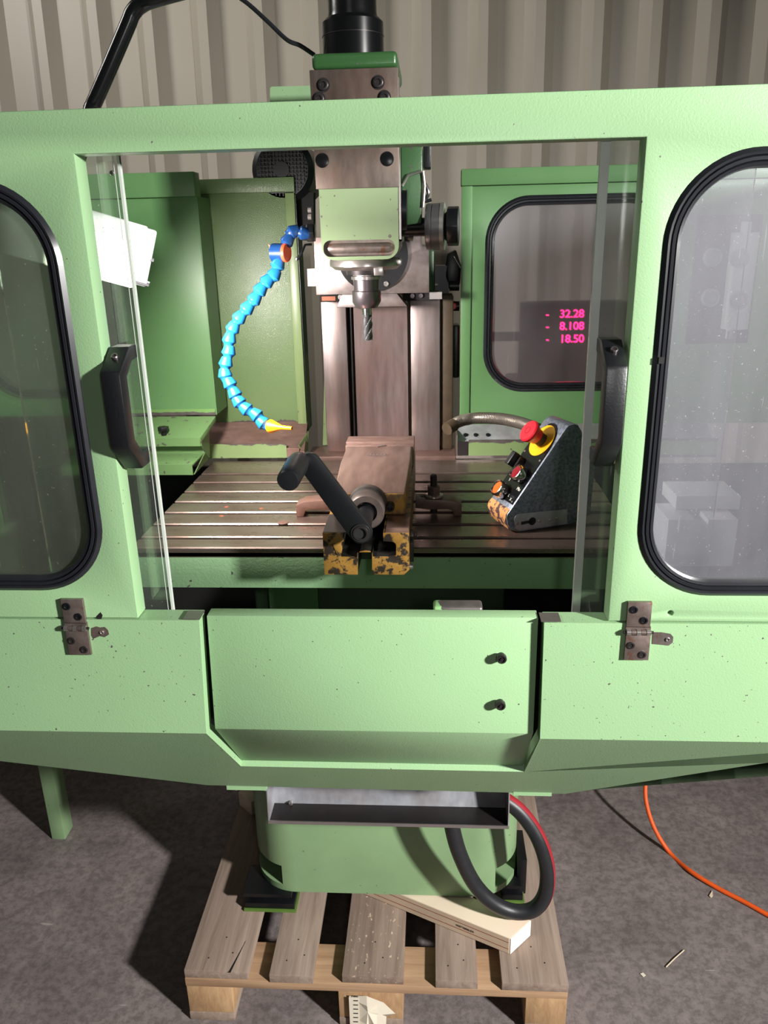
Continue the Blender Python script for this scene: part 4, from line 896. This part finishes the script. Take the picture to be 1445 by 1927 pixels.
# ================================================================== things seen through the right front window
WYI = 1.01
t = thing('white_tube_holder', 'white vertical tube with four round clips seen through the right milky window', 'tube holder', at(1378, 640, WYI))
a, b = at(1381, 438, WYI), at(1381, 618, WYI)
obj('tube', cyl(nb(), (b.x, WYI, b.z), (b.x, WYI, a.z), .0155, 28), 'lamp_white', t)
obj('tube_tip', cyl(nb(), (b.x, WYI, a.z), (b.x, WYI, a.z+.012), .006, 14), 'lamp_white', t); obj('tube_tip', cyl(nb(), (b.x-.004, WYI, b.z-.012), (b.x-.004, WYI, b.z), .006, 14), 'steel_bright', t)
for px, py in ((1338, 484), (1389, 486), (1334, 560), (1388, 565)):
    p = at(px, py, WYI-.02); obj('round_clip', lathe(nb(), p, (.25, -1, 0), [(0, .0105), (.006, .0105), (.006, .0075), (.002, .007)], 24), 'white_plastic', t)
bk = at(1381, 540, WYI); obj('back_plate', BX(bk.x-.045, bk.x+.03, WYI+.016, WYI+.02, b.z-.02, a.z+.02), 'steel_dark', t)
t = thing('junction_box', 'grey box with notched lid seen through the lower part of the right window', 'box', at(1320, 1065, 1.08))
a, b = at(1258, 978, 1.02), at(1378, 1066, 1.02)
obj('box_body', boolean_cut(BX(a.x, b.x, 1.02, 1.09, b.z, a.z), [BX(a.x+.035, a.x+.052, 1.01, 1.10, a.z-.012, a.z+.01)]), 'white_plastic', t, bevel=.001)
obj('box_lid', BX(a.x+.02, b.x+.015, 1.06, 1.13, a.z+.0005, a.z+.020), 'white_plastic', t, bevel=.001)
# ================================================================== MACHINE BASE, FEET, TRAY
BY = 1.44; BZ = .192
x0, x1 = at(476, 1560, BY+.06).x, at(976, 1570, BY+.06).x
ba = thing('machine_base', 'green cast machine base with rounded corners standing on black feet', 'machine base', (-.1, 1.7, BZ))
pl = [(x, BY+(z)) for x, z in rr(x0, x1, 0, .62, .105, 14)]
body = prism(nb(), [(x, y, BZ) for x, y in pl], (0, 0, .50))
pocket = lambda xa, xb: BX(xa, xb, BY-.02, BY+.10, BZ+.016, BZ+.070)
body = boolean_cut(body, [pocket(x0-.02, x0+.074), pocket(x1-.055, x1+.02)])
obj('base_casting', body, 'green_base', ba)
obj('base_neck', BX(x0+.04, x1-.04, BY+.05, 2.0, BZ+.50, .80), 'green_dark', ba)
for xa, xb, s in ((at(458, 1690, BY-.01).x, at(556, 1690, BY-.01).x, 0), (at(945, 1660, BY+.02).x, at(990, 1660, BY+.02).x, 1)):
    y0 = BY-.015 if not s else BY+.03
    ft = thing('levelling_foot', ('black steel levelling foot under the left front of the base' if not s else 'black steel levelling foot under the right front of the base'), 'machine foot', ((xa+xb)/2, y0+.05, .145), 'feet under the machine base')
    obj('foot_pad', BX(xa, xb, y0, y0+.10, .1445, .1505), 'yellow_green', ft)
    obj('foot_block', BX(xa+.002, xb-.004, y0+.004, y0+.095, .1505, .166), 'black_metal', ft, bevel=.001)
    obj('foot_web', BX(xa+.02, xb-.012, y0+.02, y0+.09, .166, .182), 'black_metal', ft); obj('foot_top', BX(xa+.0, xb-.010, y0+.006, y0+.095, .182, BZ-.0005), 'black_metal', ft)
ft = thing('levelling_wedge', 'black steel block standing behind the right front foot', 'machine foot', (x1+.01, 1.52, .1445))
obj('wedge_block', BX(x1+.001, x1+.022, 1.50, 1.60, .1445, .245), 'black_metal', ft, bevel=.002)
ct = thing('chip_tray', 'bare grey sheet steel tray hanging below the guard in front of the base', 'tray', (-.09, 1.27, .555))
tx0, tx1, ty0, ty1, tz = -.3195, .1440, 1.246, 1.300, .555
obj('tray_floor', BX(tx0, tx1, ty0, ty1, tz, tz+.002), 'steel_dark', ct)
obj('tray_back', prism(nb(), [(tx0, ty1, tz), (tx0, ty1+.002, tz), (tx0, ty1+.04, tz+.16), (tx0, ty1+.038, tz+.16)], (tx1-tx0, 0, 0)), 'steel_chip_tray', ct)
obj('tray_lip', BX(tx0, tx1, ty0-.001, ty0+.001, tz-.002, tz+.005), 'steel_bright', ct)
for xa in (tx0, tx1-.002): obj('tray_side', prism(nb(), [(xa, ty0, tz), (xa, ty1, tz), (xa, ty1+.04, tz+.16), (xa, ty0+.012, tz+.16)], (.002, 0, 0)), 'steel_chip_tray', ct)
obj('tray_screw', lathe(nb(), (-.283, ty1-.002, tz+.006), (0, -1, .2), [(0, .004), (.006, .004), (.007, .002)], 12), 'steel_bright', ct)
# hose with red stripe
HYY = 1.375
hp = [at(848, 1525, 1.345), at(852, 1562, 1.35), at(866, 1610, 1.36), at(892, 1662, HYY), at(925, 1697, HYY), at(965, 1715, HYY), at(1003, 1711, HYY), at(1025, 1684, HYY), at(1030, 1640, HYY), at(1020, 1595, HYY), at(1000, 1555, HYY+.01), at(970, 1520, HYY+.02), at(925, 1490, HYY+.03)]
hs_ = spline(hp, 10)
t = thing('drain_hose', 'thick black rubber drain hose with a red stripe looping below the tray', 'hose', at(985, 1715, HYY))
obj('hose_tube', tube(nb(), hs_, .0165, 22), 'hose_rubber', t)
st = []
cen = at(940, 1610, HYY)
for i, p in enumerate(hs_[50:]):
    o_ = (p-cen); dd = (hs_[min(51+i, len(hs_)-1)]-hs_[49+i]).normalized(); o_ -= dd*o_.dot(dd); o_.normalize(); st.append((p, o_))
bm = nb(); rings = []
for i, (p, o_) in enumerate(st):
    d = (st[min(i+1, len(st)-1)][0]-st[max(i-1, 0)][0]).normalized(); q = d.cross(o_)
    if q.y > 0: q = -q
    ring = []
    for k in range(5):
        a = math.radians(-12+14*k); ring.append(bm.verts.new(p+(o_*math.cos(a)+q*math.sin(a))*.0169))
    rings.append(ring)
for a, b in zip(rings, rings[1:]):
    for k in range(4): bm.faces.new((a[k], a[k+1], b[k+1], b[k]))
obj('red_stripe', bm, 'red_stripe', t)
# ================================================================== PALLET
PY = 1.262
pt = thing('wooden_pallet', 'weathered grey wooden pallet carrying the machine', 'pallet', (-.13, 1.85, 0))
bx_ = [(-.536, -.3975), (-.350, -.2565), (-.1945, -.0635), (.0040, .0930), (.1430, .2815)]
for i, (a, b) in enumerate(bx_):
    bm = nb(); r = random.Random(i); box(bm, a, b, PY+r.uniform(-.003, .004), 2.46, .122, .144)
    obj('deck_board', bm, 'wood_grey_chipped' if i == 2 else 'wood_grey', pt, bevel=.0015)
    for fx, fy in ((.3, .035), (.7, .05), (.55, .09)): obj('nail', lathe(nb(), (a+(b-a)*(fx+r.uniform(-.06, .06)), PY+fy, .1438), (0, 0, 1), [(0, .0019), (.0005, .0017)], 8), 'steel_dark', pt)
bm = nb(); prism(bm, [(-.4585+.02, 1.262, .1441), (-.4535+.02, 1.262, .1441), (-.420, 1.34, .1441), (-.418, 1.345, .1441)], (0, 0, .0003)); obj('board_crack', bm, 'void_black', pt)
for y in (PY+.001, 1.80, 2.36): obj('stringer_board', BX(-.536, .2815, y, y+.100, .1, .1218), 'wood_fresh', pt, bevel=.0015)
for y in (PY+.004, 1.78, 2.34):
    for a, b in ((-.536, -.436), (-.2045, -.066), (.195, .2815)):
        obj('pallet_block', BX(a, b, y, y+.11, .0222, .0998), 'wood_block', pt, bevel=.002)
for a, b in ((-.536, -.436), (-.2045, -.066), (.195, .2815)): obj('bottom_board', BX(a, b, PY+.002, 2.46, 0, .022), 'wood_grey', pt, bevel=.0015)
lb = thing('torn_label', 'torn white paper label with black tick marks stuck on the pallet front', 'label', (-.15, PY+.002, .04))
LYY = PY-.0005
A = [at(657, 1873, LYY), at(690, 1872, LYY), at(722, 1886, LYY), at(744, 1905, LYY), at(727, 1912, LYY), at(726, 1960, LYY), at(695, 1960, LYY), at(689, 1940, LYY), at(659, 1940, LYY)]
bm = nb(); cx_ = at(692, 1905, LYY-.006); vc = bm.verts.new(cx_); vs_ = [bm.verts.new(p+V((0, -.002*(i % 2) - .001, 0))) for i, p in enumerate(A)]
mid = [bm.verts.new((p+cx_)/2+V((0, -.006 if i % 2 else .003, 0))) for i, p in enumerate(A)]
for i in range(len(A)):
    j = (i+1) % len(A); bm.faces.new((vs_[i], vs_[j], mid[j], mid[i])); bm.faces.new((mid[i], mid[j], vc))
obj('label_paper', bm, 'paper', lb, ang=5)
obj('label_strip', BX(at(657, 1880, LYY).x, at(676, 1880, LYY).x, LYY-.0055, LYY-.005, .0, at(660, 1873, LYY).z), 'paper', lb)
for k in range(7): p = at(669.5, 1875.5+7.9*k, LYY-.006); obj('tick_mark', BX(p.x-.0052, p.x+.0048, LYY-.0062, LYY-.0056, p.z-.0011, p.z+.0011), 'black_print', lb)
# white beams
def beam(name, c, lab, z0=.1445, z1=.1895):
    t = thing(name, lab, 'wooden beam', (c[0][0], c[0][1], z0))
    obj('beam_body', hexa(nb(), [V((x, y, z0)) for x, y in c], [V((x, y, z1)) for x, y in c]), 'white_wood', t, bevel=.0015); return t
f0, f1 = V((.1655, 1.330)), V((.2145, 1.381)); dr_ = V((-.2324, .110)).normalized()
t = beam('white_beam', [f0, f1, f1+dr_*.42, f0+dr_*.42], 'pale planed wooden beam jutting out from under the base at right')
obj('beam_end', hexa(nb(), [V((f0.x, f0.y, .146))+V((.001, -.001, 0)), V((f1.x, f1.y, .146))+V((.001, -.001, 0)), V((f1.x, f1.y, .1885))+V((.001, -.001, 0)), V((f0.x, f0.y, .1885))+V((.001, -.001, 0))], [V((f0.x, f0.y, .146)), V((f1.x, f1.y, .146)), V((f1.x, f1.y, .1885)), V((f0.x, f0.y, .1885))]), 'white_wood_end', t)
nn = V((dr_.y, -dr_.x)); nn = nn if nn.y < 0 else -nn
a = f0+dr_*.003; b = f0+dr_*.42; w3 = lambda p, z, k=.0006: V((p.x+nn.x*k, p.y+nn.y*k, z))
obj('beam_side', hexa(nb(), [w3(a, .146), w3(b, .146), w3(b, .188), w3(a, .188)], [w3(a, .146, 0), w3(b, .146, 0), w3(b, .188, 0), w3(a, .188, 0)]), 'white_wood_side', t)
for zz3 in (.158, .176): obj('glue_line', hexa(nb(), [w3(a, zz3, .001), w3(b, zz3, .001), w3(b, zz3+.0012, .001), w3(a, zz3+.0012, .001)], [w3(a, zz3, .0005), w3(b, zz3, .0005), w3(b, zz3+.0012, .0005), w3(a, zz3+.0012, .0005)]), 'red_brown', t)
p = f0+dr_*.105; text('WETTERELZA', .0070, w3(p, .1665, .0012), V((-dr_.x, -dr_.y, 0)), (0, 0, 1), 'black_print', 'stamp_lettering', t, .0002)
t = beam('white_beam', [(-.490, 1.745), (-.535, 1.787), (-.44, 1.90), (-.395, 1.86)], 'pale wooden beam end sticking out behind the base at left')
# ================================================================== leg, cables
t = thing('support_leg', 'green square steel support leg standing on the floor at left', 'support leg', (-1.07, 1.82, 0))
obj('leg_post', BX(-1.0985, -1.0585, 1.80, 1.855, 0, .955), 'green_base', t, bevel=.003)
cz_ = [at(1445+120, 1770, 1.30), atz(1500, 1752, .006), atz(1445, 1722, .006), atz(1400, 1697, .006), atz(1350, 1671, .006), atz(1300, 1640, .008)]
cz_[0] = atz(1620, 1800, .006)
v_ = [V((.664, 1.775, .03)), ]
c2 = [at(1262, 1607, 1.80), at(1232, 1560, 1.84), at(1216, 1510, 1.88), at(1215, 1465, 1.92), at(1222, 1400, 1.96), at(1240, 1300, 2.0)]
t = obj('extension_cord', tube(nb(), spline(cz_+c2, 10), .0058, 14), 'orange_cable'); tag(t, 'bright orange cable curving across the concrete floor at right', 'cable')
# floor debris
t = obj('straw', tube(nb(), [atz(1253, 1820, .003), atz(1270, 1803, .004), atz(1287, 1788, .003)], .0014, 6), 'white_wood'); tag(t, 'thin dry straw lying on the floor at lower right', 'straw')
t = obj('wood_chip', prism(nb(), [atz(1334, 1687, .001), atz(1340, 1677, .001), atz(1341, 1687, .001), atz(1337, 1690, .001)], (0, 0, .003)), 'white_wood'); tag(t, 'small wood splinter on the floor below the orange cable', 'wood chip')
t = obj('leaf_scrap', prism(nb(), [atz(1204, 1833, .001), atz(1210, 1831, .001), atz(1215, 1836, .001), atz(1210, 1839, .001)], (0, 0, .0015)), 'paper'); tag(t, 'small pale paper scrap on the floor beside the pallet', 'scrap')

# ================================================================== the machine is one thing: gather its parts
def wpos(o): return o.location + (wpos(o.parent) if o.parent else V((0, 0, 0)))
mm = thing('milling_machine', 'light green milling machine in a sheet metal enclosure, standing on the pallet', 'milling machine', (-.11, 1.5, BZ))
parts_ = ['machine_base', 'machine_column', 'machine_knee', 'machine_ram', 'head_saddle', 'spindle_head', 'drive_motor', 'spindle_nose', 'head_bracket', 'quill_handwheel', 'feed_motor', 'fan_motor',
          'coolant_fitting', 'rear_panel', 'rear_trough', 'stepped_cover', 'clamp_knob', 'enclosure_side_left', 'enclosure_side_right', 'door_frame', 'sliding_pane', 'lower_guard', 'hinge', 'cover_panel',
          'latch_block', 'chip_pan', 'machine_table', 'chip_tray', 'support_leg', 'guard_plate', 'levelling_foot', 'levelling_wedge']
for o in [o for o in COL.objects if o.type == 'EMPTY' and o.parent is None and o.name.split('.')[0] in parts_]:
    nm, lab = o.name.split('.')[0], o['label']; nm = {'enclosure_side_left': 'side_panel', 'enclosure_side_right': 'side_panel'}.get(nm, nm)
    ch_all = [c for c in COL.objects if c.parent == o]; sub = [g for g in COL.objects if g.parent in ch_all]
    main = ch_all[0]; wp = {c: wpos(c) for c in ch_all+sub}
    main.parent = mm; main.location = wp[main]-mm.location
    for c in ch_all[1:]+sub: c.parent = main; c.location = wp[c]-wp[main]
    bpy.data.objects.remove(o); main.name = nm; main['label'] = lab
